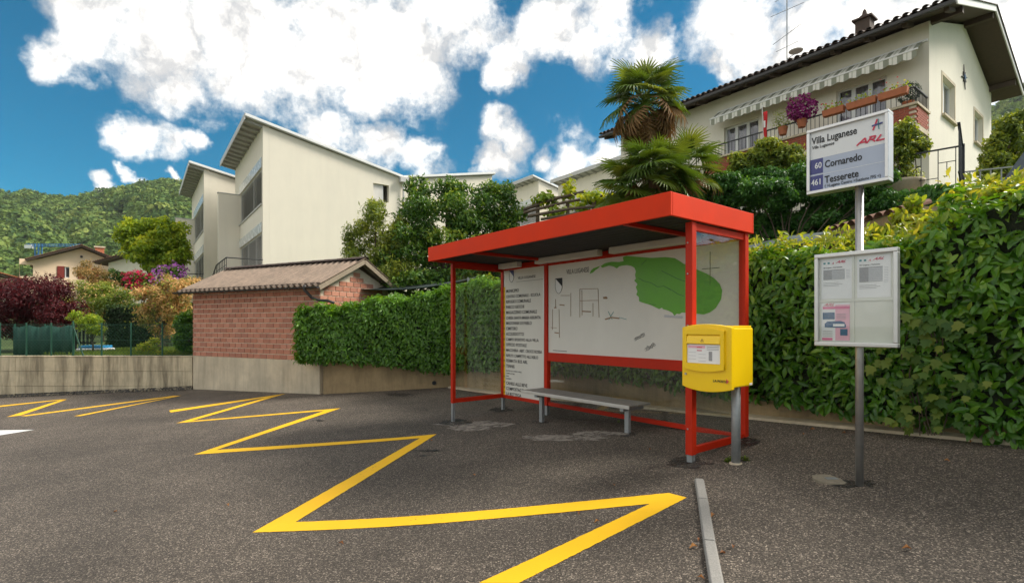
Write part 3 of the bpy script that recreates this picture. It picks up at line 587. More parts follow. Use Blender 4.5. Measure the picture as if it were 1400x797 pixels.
for i in range(19): k = i if i < 15 else i + 1; lettering(str(i + 1), .045, mat['ink'], lb, xA - .05, fy - .002, zA + (zB - zA) * k / 19.2 - .02, name='number', align='CENTER')
def shield(parent, cx, cz, w, h, m2):
    pr = [(-.5, .5), (.5, .5), (.5, -.1), (.38, -.32), (.15, -.46), (0, -.5), (-.15, -.46), (-.38, -.32), (-.5, -.1)]
    MB().prism([(cx + a * w, fy - .0005, cz + b * h) for a, b in pr], (0, -.0008, 0)).build('shield', mat['white'], parent)
    MB().prism([(cx - .5 * w, fy - .0018, cz + .5 * h), (cx + .5 * w, fy - .0018, cz + .5 * h), (cx + .5 * w, fy - .0018, cz - .05 * h)], (0, -.0006, 0)).build('emblem', mat[m2], parent)
    mb = MB()
    for (a, b), (c, d) in zip(pr, pr[1:] + pr[:1]): mb.beam((cx + a * w, fy - .0022, cz + b * h), (cx + c * w, fy - .0022, cz + d * h), .003, .005, (0, 1, 0))
    mb.build('outline', mat['ink'], parent)
p = lx(699.5, 378); shield(lb, p[0], p[1], .12, .20, 'navy')
p = lx(708, 382); lettering('VILLA LUGANESE', .062, mat['ink'], lb, p[0], fy, p[1], sx=.95)
p = lx(706, 384.5); MB().box(p[0], 1.05, fy - .001, fy + .001, p[1] - .012, p[1] - .008).build('rule_line', mat['ink'], lb)
# map board
p = lx(764, 391); shield(mbd, p[0], p[1], .15, .235, 'ink')
p = lx(774.5, 375); lettering('VILLA LUGANESE', .10, mat['ink'], mbd, p[0], fy, p[1], sx=.60)
z7 = lambda l: [(670 + a / 3.621, 340 + b / 3.623) for a, b in l]
green = z7([(548, 86), (570, 72), (600, 65), (640, 66), (661, 62), (658, 42), (675, 36), (720, 40), (800, 46), (870, 42), (915, 47), (940, 62), (960, 76), (985, 80)]) + [(954, 369), (966, 374), (976, 380), (984, 388), (987.5, 397), (986, 409), (979, 421), (971, 427), (962, 430), (954, 429), (947, 429)] + \
    z7([(980, 318), (950, 316), (938, 324), (925, 322), (913, 332), (902, 317), (880, 306), (858, 300), (850, 292), (838, 299), (822, 292), (800, 281), (785, 276), (768, 271), (752, 266), (738, 260), (737, 240), (724, 228), (730, 212), (722, 190), (730, 176), (714, 158), (722, 148), (718, 130), (722, 112), (715, 95), (700, 86), (680, 82), (655, 84), (640, 88), (628, 98), (612, 89), (590, 84), (570, 90), (555, 95)])
def flat(pix, name, m, parent, dy=.001):
    q = [lx(*a) for a in pix]; return MB().prism([(x, fy - dy, z) for x, z in q][::-1], (0, -.0008, 0)).build(name, mat[m], parent)
flat(green, 'map_area', 'green_print', mbd); flat(z7([(493, 125), (500, 108), (512, 97), (530, 91), (546, 85), (536, 97), (522, 106), (510, 118)]), 'map_area', 'green_print', mbd)
def scrawl(pix, m, w=.006, name='scribble', dy=.0025):
    q = [lx(*a) for a in pix]; mb = MB()
    for a, b in zip(q[:-1], q[1:]): mb.beam((a[0], fy - dy, a[1]), (b[0], fy - dy, b[1]), w * .3, w, (0, 0, 1))
    mb.build(name, mat[m], mbd)
for l in ([(735, 145), (760, 160), (800, 170), (830, 190), (860, 185), (900, 205), (930, 225), (960, 235)], [(850, 110), (890, 130), (930, 150), (975, 165)], [(750, 80), (775, 55)], [(870, 190), (895, 205)], [(790, 275), (820, 278)]): scrawl(z7(l), 'dark_green_print', .007, 'contour_line')
for l in ([(445, 200), (445, 340)], [(535, 200), (540, 340)], [(445, 200), (535, 198)], [(445, 258), (535, 256)], [(455, 205), (456, 330)], [(510, 270), (510, 335)], [(400, 220), (400, 335)], [(350, 232), (395, 232)], [(310, 300), (310, 400)], [(342, 300), (344, 440)], [(300, 390), (330, 392)], [(325, 250), (325, 290)]): scrawl(z7(l), 'brown_ink', .007, 'map_line')
for l in ([(560, 242), (575, 240), (580, 246), (562, 246)], [(345, 278), (368, 280)], [(318, 292), (328, 292)], [(320, 415), (340, 418)], [(455, 310), (500, 312)], [(570, 350), (600, 340), (640, 345)]): scrawl(z7(l), 'brown_ink', .016, 'map_mark')
for l in ([(585, 310), (605, 350)], [(612, 312), (588, 352)], [(640, 340), (676, 350)]): scrawl(z7(l), 'teal', .006, 'pen_stroke')
rs = random.Random(3)
for (cx_, cy_) in ((738, 440), (790, 490)):
    for k in range(7): a = cx_ - 24 + k * 7; b = cy_ + 12 - k * 4; scrawl(z7([(a, b + rs.uniform(-4, 8)), (a + 6, b - 14 + rs.uniform(-5, 5)), (a + 11, b + rs.uniform(-4, 6)), (a + 3, b + 4)]), 'ink', .0035, 'graffiti')
scrawl(z7([(864, 333), (952, 340)]), 'lightgrey_print', .03, 'map_mark'); scrawl(z7([(312, 503), (380, 508)]), 'ink', .008, 'map_mark')
# compass cross seen through the end pane
cp = lx(971, 367)
for a, b in (((971, 344), (971, 390)), ((960, 368), (984, 366))): scrawl([a, b], 'ink', .007, 'compass_line')
# bolts on the front post
bolt = MB().lathe([(.009, 0), (.009, .006), (.005, .009)], 8).mesh('bolt'); bolt.materials.append(mat['steel'])
for z in (.25, .75, 1.25, 1.75, 2.05): piece('bolt', bolt, sh, (LEN - .01, -.0375, zb_ + z), (math.pi / 2, 0, 0))

# ------------------------------------------------------------------ bench
bO = frame_at(.42, 7.72)
be = thing('bench', 'grey slatted bench on steel legs inside the red shelter', 'bench', bO, RZ)
zs = CZ - .965 - bO.z
for k in range(3): MB().box(-.27, 1.75, -.13 + k * .145, -.13 + k * .145 + .13, zs - .026, zs).build('seat_slat', mat['wood_grey'], be, bevel=.006)
MB().box(-.275, 1.755, -.145, -.133, zs - .045, zs - .002).build('edge_profile', mat['alu'], be, bevel=.003)
for x in (0.03, 1.62):
    g0, g1 = ground_local(bO, x, .0), ground_local(bO, x, .2)
    mb = MB().box(x - .032, x + .032, -.025, .025, g0 - .06, zs - .045); mb.box(x - .03, x + .03, -.12, .28, zs - .085, zs - .036)
    mb.build('leg', mat['galv'], be, bevel=.004)

# ------------------------------------------------------------------ yellow mail box
mO = frame_at(2.087, 4.86)
mx_ = thing('mail_box', 'yellow wall-type post box on a grey steel post beside the shelter', 'mail box', mO, RZ)
pp = Vector((1.915, 4.55, 0)); q = pp - mO; q.z = 0
bx1, by0 = q.dot(XD), q.dot(VD); bx0 = bx1 - .49; by1 = by0 + .41
mzt, mzb = CZ - .005 - mO.z, CZ - .565 - mO.z
MB().tube([(0, 0, -.15), (0, 0, mzb + .2)], .041, 20).build('post', mat['galv'], mx_, True)
MB().lathe([(.062, -.02), (.058, .005), (.045, .009)], 14).build('post_footing', mat['plinth'], mx_)
# curved front: bulging profile, with arched top and bottom edges
def arch(x): u = (x - (bx0 + bx1) / 2) / .245; return 1 - u * u
mb = MB(); NX = 14; xs_ = [bx0 + (bx1 - bx0) * i / NX for i in range(NX + 1)]
for x in xs_: a = arch(x); mb.v += [(x, by0 - .018 * a, mzb - .035 * a), (x, by0 - .018 * a, mzt + .03 * a - .012), (x, by0 + .05, mzb - .035 * a), (x, by0 + .05, mzt + .03 * a - .012)]
for i in range(NX): a, b = i * 4, i * 4 + 4; mb.f += [[a, b, b + 1, a + 1], [a + 1, b + 1, b + 3, a + 3], [a + 2, a + 3, b + 3, b + 2], [a, a + 2, b + 2, b]]
mb.f += [[0, 1, 3, 2], [NX * 4, NX * 4 + 2, NX * 4 + 3, NX * 4 + 1]]
door = mb.build('front_door', mat['yellow'], mx_, bevel=.006)
MB().box(bx0 + .012, bx1 - .012, by0 + .052, by1, mzb + .012, mzt - .015).build('body', mat['yellow'], mx_, bevel=.012)
MB().box(bx0 + .02, bx1 - .02, by0 + .06, by1 - .02, mzt - .016, mzt + .004).build('top_panel', mat['yellow'], mx_, bevel=.004)
# raised frame round the slot and the notice window
fx0, fx1 = bx0 + .034, bx1 - .052; fzt_, fzb_ = mzt - .045, mzb + .175
mb = MB(); fyf = by0 - .036
mb.box(fx0, fx0 + .035, fyf, by0, fzb_, fzt_); mb.box(fx1 - .035, fx1, fyf, by0, fzb_, fzt_)
for i in range(8):
    a, b = fx0 + (fx1 - fx0) * i / 8, fx0 + (fx1 - fx0) * (i + 1) / 8; e = lambda x: .028 * (1 - ((x - (fx0 + fx1) / 2) / ((fx1 - fx0) / 2)) ** 2)
    mb.hexa([(a, fyf - .001, fzt_ - .03), (b, fyf - .001, fzt_ - .03), (b, by0, fzt_ - .03), (a, by0, fzt_ - .03), (a, fyf - .001, fzt_ + e(a)), (b, fyf - .001, fzt_ + e(b)), (b, by0, fzt_ + e(b)), (a, by0, fzt_ + e(a))])
    mb.hexa([(a, fyf - .001, fzb_ - e(a)), (b, fyf - .001, fzb_ - e(b)), (b, by0, fzb_ - e(b)), (a, by0, fzb_ - e(a)), (a, fyf - .001, fzb_ + .045), (b, fyf - .001, fzb_ + .045), (b, by0, fzb_ + .045), (a, by0, fzb_ + .045)])
mb.build('slot_frame', mat['yellow'], door)
MB().prism([(fx0 + .037, by0 - .02, fzt_ - .033), (fx0 + .037, fyf + .004, fzt_ - .06), (fx0 + .037, fyf - .006, fzt_ - .115), (fx0 + .037, by0 - .02, fzt_ - .118)], (fx1 - fx0 - .074, 0, 0)).build('slot_flap', mat['yellow'], door, bevel=.003)
nz1, nz0 = fzt_ - .122, fzb_ + .047; ny = by0 - .024
MB().box(fx0 + .037, fx1 - .037, ny, by0 - .012, nz0, nz1).build('notice', mat['paper'], door)
nx0, nw = fx0 + .037, fx1 - fx0 - .074; nh = nz1 - nz0
MB().box(nx0 + .01, nx0 + nw * .55, ny - .001, ny, nz1 - nh * .2, nz1 - nh * .06).build('notice_band', mat['pink'], door)
for k in range(2): MB().box(nx0 + .10, nx0 + .15, ny - .002, ny - .001, nz1 - nh * (.14 + .16 * k) - .008, nz1 - nh * (.14 + .16 * k)).build('notice_mark', mat['sign_red'], door)
for k in range(6): MB().box(nx0 + .015 + (k % 2) * .1, nx0 + .09 + (k % 2) * .1, ny - .0015, ny, nz1 - nh * (.42 + .09 * k) - .004, nz1 - nh * (.42 + .09 * k)).build('notice_text', mat['lightgrey_print'], door)
for k in range(3): MB().box(nx0 + nw * .6, nx0 + nw * .95, ny - .0015, ny, nz1 - nh * (.10 + .08 * k) - .004, nz1 - nh * (.10 + .08 * k)).build('notice_text', mat['grey_print'], door)
MB().box(nx0 + nw * .66, nx0 + nw * .76, ny - .0015, ny, nz1 - nh * .85, nz1 - nh * .36).build('notice_picture', mat['grey_print'], door)
lettering('LA POSTA', .030, mat['ink'], door, bx0 + .325, by0 - .0175, mzb + .062, bold=.0006)
MB().prism([(bx0 + .452, by0 - .012, mzb + .095), (bx0 + .472, by0 - .012, mzb + .075), (bx0 + .452, by0 - .012, mzb + .055), (bx0 + .450, by0 - .012, mzb + .063), (bx0 + .461, by0 - .012, mzb + .075), (bx0 + .45, by0 - .012, mzb + .087)], (0, -.0065, 0)).build('logo', mat['sign_red'], door)
MB().tube([(bx0 + .045, by0 - .016, mzb + .115), (bx0 + .045, by0 - .001, mzb + .115)], .011, 12).build('lock', mat['steel'], door)
tri = MB(); c_ = ((fx0 + fx1) / 2 - .005, fzt_ - .088)
for k in range(3): a, b = math.radians(90 + 120 * k), math.radians(210 + 120 * k); tri.beam((c_[0] + .016 * math.cos(a), fyf - .003, c_[1] + .016 * math.sin(a)), (c_[0] + .016 * math.cos(b), fyf - .003, c_[1] + .016 * math.sin(b)), .004, .003)
tri.build('emblem', mat['brown_ink'], door)
MB().box(bx1 - .0125, bx1 - .011, by1 - .07, by1 - .02, mzb + .02, mzb + .04).build('sticker', mat['white'], mx_)

# ------------------------------------------------------------------ stop sign post with timetable case
pO = frame_at(2.675, 4.015)
st = thing('bus_stop_sign', 'steel bus stop pole carrying a name sign and a timetable case', 'bus stop sign', pO, RZ)
rel = lambda z: z + CZ - pO.z
MB().tube([(0, 0, -.2), (0, 0, rel(1.10))], .028, 18).build('pole', mat['steel'], st, True)
def panel(Xr, Yr, W, z0, z1, yd, name, depth):
    q = Vector((Xr, Yr, 0)) - pO; xr = q.dot(XD); return xr - W, xr
sx0, sx1 = panel(2.8, 3.852, .565, 0, 0, 0, '', 0); sf = -.052
szt, szb = rel(1.587), rel(1.064)
sp = MB().box(sx0 + .012, sx1 - .012, sf + .012, .045, szb + .012, szt - .012).build('name_sign', mat['alu'], st)
fr = MB()
for (a, b, c, d) in ((sx0, sx1, szb, szb + .025), (sx0, sx1, szt - .025, szt), (sx0, sx0 + .025, szb + .025, szt - .025), (sx1 - .025, sx1, szb + .025, szt - .025)): fr.box(a, b, sf - .008, .05, c, d)
fr.build('sign_frame', mat['alu'], sp, bevel=.004)
W_, H_ = sx1 - sx0 - .05, szt - szb - .05; ax, az_ = sx0 + .025, szb + .025
def sq(u0, u1, v0, v1, name, m, dy=.002): return MB().box(ax + u0 * W_, ax + u1 * W_, sf + .012 - dy, sf + .0125, az_ + v0 * H_, az_ + v1 * H_).build(name, mat[m], sp)
sq(0, 1, .66, 1, 'sign_field', 'sign_white'); sq(0, 1, .54, .66, 'sign_field', 'sign_white', .0025); sq(0, 1, 0, .54, 'sign_field', 'lilac')
sq(.0, .18, .285, .535, 'route_field', 'navy', .004); sq(.0, .18, .005, .255, 'route_field', 'navy', .004); sq(0, 1, .258, .264, 'rule_line', 'sign_white', .003)
def st_txt(t, u, v, s, m='ink', bold=0.0, al='LEFT', shear=0, sx=1): return lettering(t, s, mat[m], sp, ax + u * W_, sf + .0075, az_ + v * H_, bold=bold, align=al, shear=shear, sx=sx)
st_txt('Villa Luganese', .02, .80, .078, bold=.0012, sx=.73); st_txt('Villa Luganese', .025, .715, .036, bold=.0002, sx=.8)
st_txt('Cornaredo', .205, .36, .078, bold=.0012, sx=.74); st_txt('Tesserete', .205, .10, .078, bold=.0012, sx=.76); st_txt('( >Lugano Centro >Stazione FFS <)', .205, .025, .034, sx=.78)
st_txt('60', .165, .375, .066, 'sign_white', .001, 'RIGHT', sx=.8); st_txt('461', .165, .095, .066, 'sign_white', .001, 'RIGHT', sx=.8)
lg = MB(); lz = az_ + .60 * H_; l0 = ax + .64 * W_; hh = .045
def stroke(mb, a, b, w=.011): mb.beam((l0 + a[0] * .19, sf + .0065, lz + a[1] * hh), (l0 + b[0] * .19, sf + .0065, lz + b[1] * hh), .002, w)
for a, b in (((0, 0), (.30, 1)), ((.30, 1), (.34, .05)), ((.10, .35), (.34, .35)), ((.36, .05), (.52, .95)), ((.44, .95), (.66, .95)), ((.66, .95), (.60, .5)), ((.46, .5), (.62, .5)), ((.52, .5), (.64, .05)), ((.68, .05), (.84, .95)), ((.68, .08), (1.0, .08))): stroke(lg, a, b)
lg.build('operator_logo', mat['sign_red'], sp)
ecx, ecz = ax + .90 * W_, az_ + .86 * H_; E = lambda x, z: (ecx + x * .035, sf + .0065, ecz + z * .045)
MB().beam(E(-.75, -.8), E(.05, .9), .002, .011).build('emblem', mat['sign_red'], sp); MB().beam(E(.2, .9), E(.32, -.8), .002, .012).build('emblem', mat['teal'], sp); MB().beam(E(-.95, -.05), E(1.0, .1), .0035, .012).build('emblem', mat['navy'], sp)
# timetable case
cx0, cx1 = panel(2.873, 3.83, .56, 0, 0, 0, '', 0); czt, czb = rel(.567), rel(-.162); cf = -.075
ca = MB().box(cx0 + .012, cx1 - .012, cf + .02, -.03, czb + .012, czt - .012).build('timetable_case', mat['case_back'], st)
fr = MB()
for (a, b, c, d) in ((cx0, cx1, czb, czb + .032), (cx0, cx1, czt - .032, czt), (cx0, cx0 + .03, czb + .032, czt - .032), (cx1 - .03, cx1, czb + .032, czt - .032)): fr.box(a, b, cf - .01, -.028, c, d)
fr.build('case_frame', mat['alu'], ca, bevel=.006)
W_, H_ = cx1 - cx0 - .06, czt - czb - .064; ax, az_ = cx0 + .03, czb + .032
def sq(u0, u1, v0, v1, name, m, dy=.002, par=ca): return MB().box(ax + u0 * W_, ax + u1 * W_, cf + .02 - dy, cf + .0205, az_ + v0 * H_, az_ + v1 * H_).build(name, mat[m], par)
for k, u in enumerate((.03, .53)):
    po = sq(u, u + .43, .51, .98, 'timetable', 'paper', .003)
    sq(u + .03, u + .06, .925, .945, 'logo', 'teal', .005, po); sq(u + .09, u + .12, .925, .945, 'logo', 'teal', .005, po)
    lettering('A', .022, mat['sign_red'], po, ax + (u + .15) * W_, cf + .0155, az_ + .92 * H_, name='logo', shear=.3)
    lettering('ARL', .026, mat['sign_red'], po, ax + (u + .21) * W_, cf + .0155, az_ + .93 * H_, name='logo', shear=.6, bold=.0008, sx=1.4)
    lettering('60 Lugano - Cornaredo' if k == 0 else '461 Lugano - Tesserete', .014, mat['ink'], po, ax + (u + .03) * W_, cf + .0155, az_ + .875 * H_)
    v0 = .74 if k == 0 else .69; sq(u + .03, u + .33, v0, .855, 'timetable_grid', 'lightgrey_print', .005, po)
    sq(u + .03, u + .33, .845, .855, 'timetable_head', 'grey_print', .006, po); sq(u + .03, u + .15, v0, .845, 'timetable_grid', 'grey_print', .0055, po)
    for q in range(7): sq(u + .03, u + .33, v0 + (.84 - v0) * q / 7, v0 + (.84 - v0) * q / 7 + .0025, 'timetable_line', 'grey_print', .0062, po)
    for q in range(3): sq(u + .03, u + .25 + .05 * (q % 2), v0 - .04 - .018 * q, v0 - .036 - .018 * q, 'timetable_note', 'grey_print', .005, po)
    for q in range(6 + 4 * k): sq(u + .35, u + .40, .84 - .018 * q, .845 - .018 * q, 'timetable_note', 'lightgrey_print', .005, po)
po = sq(.03, .43, .015, .46, 'poster', 'paper', .003); sq(.23, .43, .02, .44, 'poster_panel', 'pink', .004, po); sq(.05, .43, .39, .42, 'poster_band', 'deep_pink', .005, po)
lettering('ARL', .03, mat['sign_red'], po, ax + .06 * W_, cf + .0145, az_ + .428 * H_, name='logo', shear=.6, sx=1.4)
sq(.05, .22, .27, .35, 'poster_picture', 'blue_print', .005, po); sq(.30, .40, .08, .155, 'poster_picture', 'blue_print', .006, po); sq(.04, .19, .02, .05, 'poster_band', 'deep_pink', .005, po)
bus = [(.08, .175), (.08, .22), (.12, .245), (.30, .25), (.36, .235), (.38, .20), (.38, .17)]
MB().prism([(ax + a * W_, cf + .0145, az_ + b * H_) for a, b in bus][::-1], (0, -.001, 0)).build('poster_picture', mat['blue_print'], po)
sq(.20, .36, .185, .215, 'poster_picture', 'paper', .0075, po)
for q in range(4): sq(.25, .38, .33 - .018 * q, .334 - .018 * q, 'poster_text', 'grey_print', .006, po); sq(.05, .19, .13 - .02 * q, .134 - .02 * q, 'poster_text', 'grey_print', .006, po)
sq(.46, .462 + .03, .0, 1, 'divider', 'case_back', .006); sq(0, 1, .475, .492, 'divider', 'case_back', .007)
MB().box(cx0 + .031, cx1 - .031, cf - .002, cf + .001, czb + .033, czt - .033).build('glass_pane', mat['clear'], ca)
# manhole lid beside the pole, shelter weeds, dry leaves
mh = G(1137, 655); mhO = thing('utility_cover', 'small round concrete utility cover with an iron plate beside the stop pole', 'utility cover', mh)
MB().lathe([(.135, -.05), (.135, .004), (.12, .008), (.0, .009)], 20).build('lid', mat['cover'], mhO); MB().box(-.05, .04, -.03, .02, .0085, .012).build('iron_plate', mat['galv'], mhO)
blob_px(1168, 661, 34, 5, 'tar_patch', 'tar', 60, .004, amp=.4)
rngl = np.random.default_rng(8)
dl = [(1287, 740, 30, 0)]
spots = [(984, 757), (977, 704), (971, 745), (1003, 747), (953, 790), (954, 748), (957, 737), (1247, 752), (1100, 594), (1157, 593), (1115, 588), (820, 713), (790, 700), (588, 602), (650, 651), (890, 614), (1330, 604), (1290, 630), (470, 745), (840, 665), (561, 531), (590, 533), (160, 700), (310, 690)]
def leaf_obj_mesh(T_, name, tint):
    me = bpy.data.meshes.new(name); me.from_pydata([tuple(v) for v in T_[0]], [], T_[1]); a = me.attributes.new('tint', 'FLOAT', 'POINT'); a.data.foreach_set('value', [tint] * len(me.vertices)); return me
dms = [leaf_obj_mesh((T_SIMPLE[0] * np.array([1, 1, 2.2]), T_SIMPLE[1]), 'dry_leaf', t) for t in (.1, .5, .9)]
for m_ in dms: m_.materials.append(mat['dry_leaf'])
for i, s_ in enumerate(spots):
    g = G(*s_); o = bpy.data.objects.new('fallen_leaf', dms[i % 3]); col.objects.link(o); o.location = g + Vector((0, 0, .008)); k = .05 * rngl.uniform(.8, 1.3); o.scale = (k, k, k); o.rotation_euler = (rngl.normal() * .1, rngl.normal() * .1, rngl.uniform(0, 6.28))
    tag(o, 'small dry brown leaf lying on the asphalt', 'leaf', 'fallen leaves on the asphalt')
def weed(px, py, n, s, seed, name='weed', label='', T_=T_SIMPLE, m='grass'):
    rng = np.random.default_rng(seed); g = G(px, py); d = nrm(np.stack([rng.normal(size=n), rng.normal(size=n), np.abs(rng.normal(size=n)) * .7 + .3], 1))
    o = link(name, scatter(name, T_, d * rng.uniform(.0, .9, (n, 1)) * s * .6, nrm(rng.normal(size=(n, 3)) * .5 + np.array([0, 0, 1])), np.full(n, s * .8), rng, None, (0, 0, .2)), mat[m]); o.location = g; return tag(o, label, 'weed')
weed(996, 630, 40, .06, 1, label='low green weed in front of the mail box post footing'); weed(1018, 629, 34, .055, 2, label='low green weed on the hedge side of the mail box post'); weed(846, 577, 18, .035, 3, label='tiny green weed sprouting under the bench'); weed(1262, 588, 60, .10, 4, label='leafy weed at the foot of the laurel hedge')
#@@PART3
# ------------------------------------------------------------------ walls
def cam_quad(): pass
# left concrete retaining wall, cast in formwork panels
wl_t = thing('retaining_wall', 'stained board-marked concrete retaining wall under the garden fence', 'wall', (-9.1, 14.87, gz(-9.1, 14.87)), math.atan2(.33, -35.9) + math.pi)
WZ = CZ - .87 - wl_t.location.z                       # local x runs along the wall, from the far left (-) to the shed (0)
MB().box(-26, -.02, .03, .30, -2.2, WZ - .03).build('core', mat['concrete'], wl_t)
for i in range(10):
    xb, xa = -.02 - i * 2.55, -.02 - (i + 1) * 2.55 + .008
    for z0, z1, k in ((-2.0, WZ - .86, 0), (WZ - .852, WZ - .44, 1), (WZ - .432, WZ - .032, 2)):
        MB().box(xa, xb, 0.0 + .004 * ((i + k) % 2), .03, z0, z1).build('panel', mat['concrete'], wl_t, bevel=.004)
MB().box(-26, -.01, -.012, .31, WZ - .029, WZ).build('coping', mat['concrete'], wl_t, bevel=.01)
mb = MB()                                             # rough strip at the foot of the wall
for i in range(30): a, b = -i * .85, -(i + 1) * .85; pA, pB = Vector((-9.1 + a, 14.87 - a * .0)), Vector((-9.1 + b, 14.87)); mb.hexa([(b, -.10, gz(*pB) - wl_t.location.z - .1), (a, -.10, gz(*pA) - wl_t.location.z - .1), (a, .02, gz(*pA) - wl_t.location.z - .1), (b, .02, gz(*pB) - wl_t.location.z - .1), (b, -.07, gz(*pB) - wl_t.location.z + .03), (a, -.07, gz(*pA) - wl_t.location.z + .03), (a, .0, gz(*pA) - wl_t.location.z + .09), (b, .0, gz(*pB) - wl_t.location.z + .09)])
mb.build('foot_strip', mat['tar'], wl_t)
# tan garden wall under the hedges
gw = thing('garden_wall', 'low tan plastered garden wall under the clipped hedges', 'wall', (-1.47, 12.75, gz(-1.47, 12.75)))
o_ = gw.location; zt_ = CZ - .86
for a, b in ((Vector((-4.55, 12.58)), Vector((-1.47, 12.75))), (Vector((-1.47, 12.75)), Vector((3.0, 6.5))), (Vector((3.0, 6.5)), Vector((4.39, 4.53))), (Vector((4.39, 4.53)), Vector((9.0, -2.0)))):
    d = (b - a).normalized(); nn = Vector((-d.y, d.x)) * .28; n_ = int((b - a).length / .7) + 1; mb = MB()
    for i in range(n_):
        p, q = a.lerp(b, i / n_), a.lerp(b, (i + 1) / n_); zp, zq = max(zt_, gz(*p) + .16), max(zt_, gz(*q) + .16)
        mb.hexa([(p.x - o_.x, p.y - o_.y, gz(*p) - .25 - o_.z), (q.x - o_.x, q.y - o_.y, gz(*q) - .25 - o_.z), (q.x + nn.x - o_.x, q.y + nn.y - o_.y, gz(*q) - .25 - o_.z), (p.x + nn.x - o_.x, p.y + nn.y - o_.y, gz(*p) - .25 - o_.z),
                 (p.x - o_.x, p.y - o_.y, zp - o_.z), (q.x - o_.x, q.y - o_.y, zq - o_.z), (q.x + nn.x - o_.x, q.y + nn.y - o_.y, zq - o_.z), (p.x + nn.x - o_.x, p.y + nn.y - o_.y, zp - o_.z)])
    mb.build('wall_section', mat['tan_wall'], gw)
pt = MB().tube([(-1.9 - o_.x, 12.70 - o_.y, gz(-1.9, 12.7) + .13 - o_.z), (-1.9 - o_.x, 12.76 - o_.y, gz(-1.9, 12.7) + .13 - o_.z)], .05, 12); pt.build('drain_pipe', mat['black'], gw)

# ------------------------------------------------------------------ brick shed
sA, sB = Vector((-9.1, 14.87)), Vector((-4.65, 12.6)); sd = (sB - sA).normalized(); sL = (sB - sA).length
shO = Vector((sA.x, sA.y, gz(*sA))); shed = thing('brick_shed', 'small brick shed with a brown corrugated roof on a concrete plinth', 'shed', shO, math.atan2(sd.y, sd.x))
rz_ = lambda z: z + CZ - shO.z
zbr, zev, zrd, SD = rz_(-.86), rz_(.96), rz_(1.60), 2.5
pl = MB().box(0, sL, .0, SD, -.6, zbr).build('plinth', mat['plinth'], shed, bevel=.01)
wallm = MB().box(.012, sL - .012, .015, SD - .01, zbr, zev + .08); wallm.prism([(sL - .012, .02, zev + .08), (sL - .012, SD - .02, zev + .08), (sL - .012, SD / 2, zrd - .06)], (-sL + .024, 0, 0))
wall_o = wallm.build('wall', mat['mortar'], shed)
CH = .133; brick = {}
for k, c in enumerate(((.48, .205, .135), (.44, .18, .115), (.52, .235, .16), (.40, .17, .115))):
    mm = M('brick_%d' % k, c, .9, var=.22, scale=24, bump=.35, bscale=70)
    me = MB().box(0, .227, 0, .03, 0, CH - .024).mesh('brick'); me.materials.append(mm); brick[k] = me
    me = MB().box(0, .112, 0, .03, 0, CH - .014).mesh('brick'); me.materials.append(mm); brick[k + 4] = me
rb = random.Random(9); nc = int((zev + .06 - zbr) / CH)
for r in range(nc):
    x = .0 + (0 if r % 2 else -.125)
    while x < sL - .02:
        a = max(x, .0); b = min(x + .238, sL); w = b - a
        if w > .05: o = piece('brick', brick[rb.randrange(4)], wall_o, (a, rb.uniform(-.002, .003), zbr + .006 + r * CH), (0, 0, 0), (w / .238, 1, 1))
        x += .25
for r in range(nc + 3):                               # gable end towards the hedge
    y = .02 + (0 if r % 2 else .125); zz = zbr + .006 + r * CH
    if zz < rz_(.1): continue
    while y < SD - .05:
        yl = SD / 2 - (zrd - .1 - zz - CH) / (zrd - zev) * SD / 2 if zz + CH > zev + .08 else 0
        if y > yl and y + .238 < SD - yl: piece('brick', brick[rb.randrange(4)], wall_o, (sL + .003, y, zz), (0, 0, math.pi / 2))
        y += .25
# corrugated roof sheets, one slope each side
def corr(x0, x1, ya, za, yb, zb2, name, m, par, pitch=.205, amp=.032, th=.01):
    mb = MB(); n = int((x1 - x0) / pitch * 8); rows = 5
    for s_ in (0, 1):
        for j in range(rows + 1):
            t = j / rows
            for i in range(n + 1):
                x = x0 + (x1 - x0) * i / n; mb.v.append((x, ya + (yb - ya) * t, za + (zb2 - za) * t + amp * math.sin(2 * math.pi * (x - x0) / pitch) + (th if s_ else 0)))
    W2 = n + 1; B2 = W2 * (rows + 1)
    for j in range(rows):
        for i in range(n): a = j * W2 + i; mb.f += [[a, a + W2, a + W2 + 1, a + 1], [B2 + a, B2 + a + 1, B2 + a + W2 + 1, B2 + a + W2]]
    for i in range(n): mb.f += [[i, i + 1, B2 + i + 1, B2 + i], [rows * W2 + i, B2 + rows * W2 + i, B2 + rows * W2 + i + 1, rows * W2 + i + 1]]
    for j in range(rows): mb.f += [[j * W2, B2 + j * W2, B2 + (j + 1) * W2, (j + 1) * W2], [j * W2 + n, (j + 1) * W2 + n, B2 + (j + 1) * W2 + n, B2 + j * W2 + n]]
    return mb.build(name, mat[m], par, True)
sr = MB().box(-.25, sL + .22, -.2, -.17, zev + .0, zev + .06).build('roof', mat['dark_timber'], shed)
sl_ = (zrd - zev) / (SD / 2)
corr(-.30, sL + .30, -.28, zev + .12 - .28 * sl_, SD / 2, zrd + .12, 'corrugated_sheet', 'eternit', sr); corr(-.30, sL + .30, SD + .28, zev + .12 - .28 * sl_, SD / 2, zrd + .118, 'corrugated_sheet', 'eternit', sr)
ncap = 12; cap = MB()
for k in range(9): a0 = math.pi * k / 8; cap.v += [(0, .13 * math.cos(a0), .07 * math.sin(a0)), ((sL + .6) / ncap + .02, .12 * math.cos(a0), .062 * math.sin(a0))]
cap.f = [[2 * k, 2 * k + 1, 2 * k + 3, 2 * k + 2] for k in range(8)]; capm = cap.mesh('ridge_cap'); capm.materials.append(mat['tile_dark'])
for k in range(ncap): piece('ridge_cap', capm, sr, (-.3 + k * (sL + .6) / ncap, SD / 2, zrd + .13))
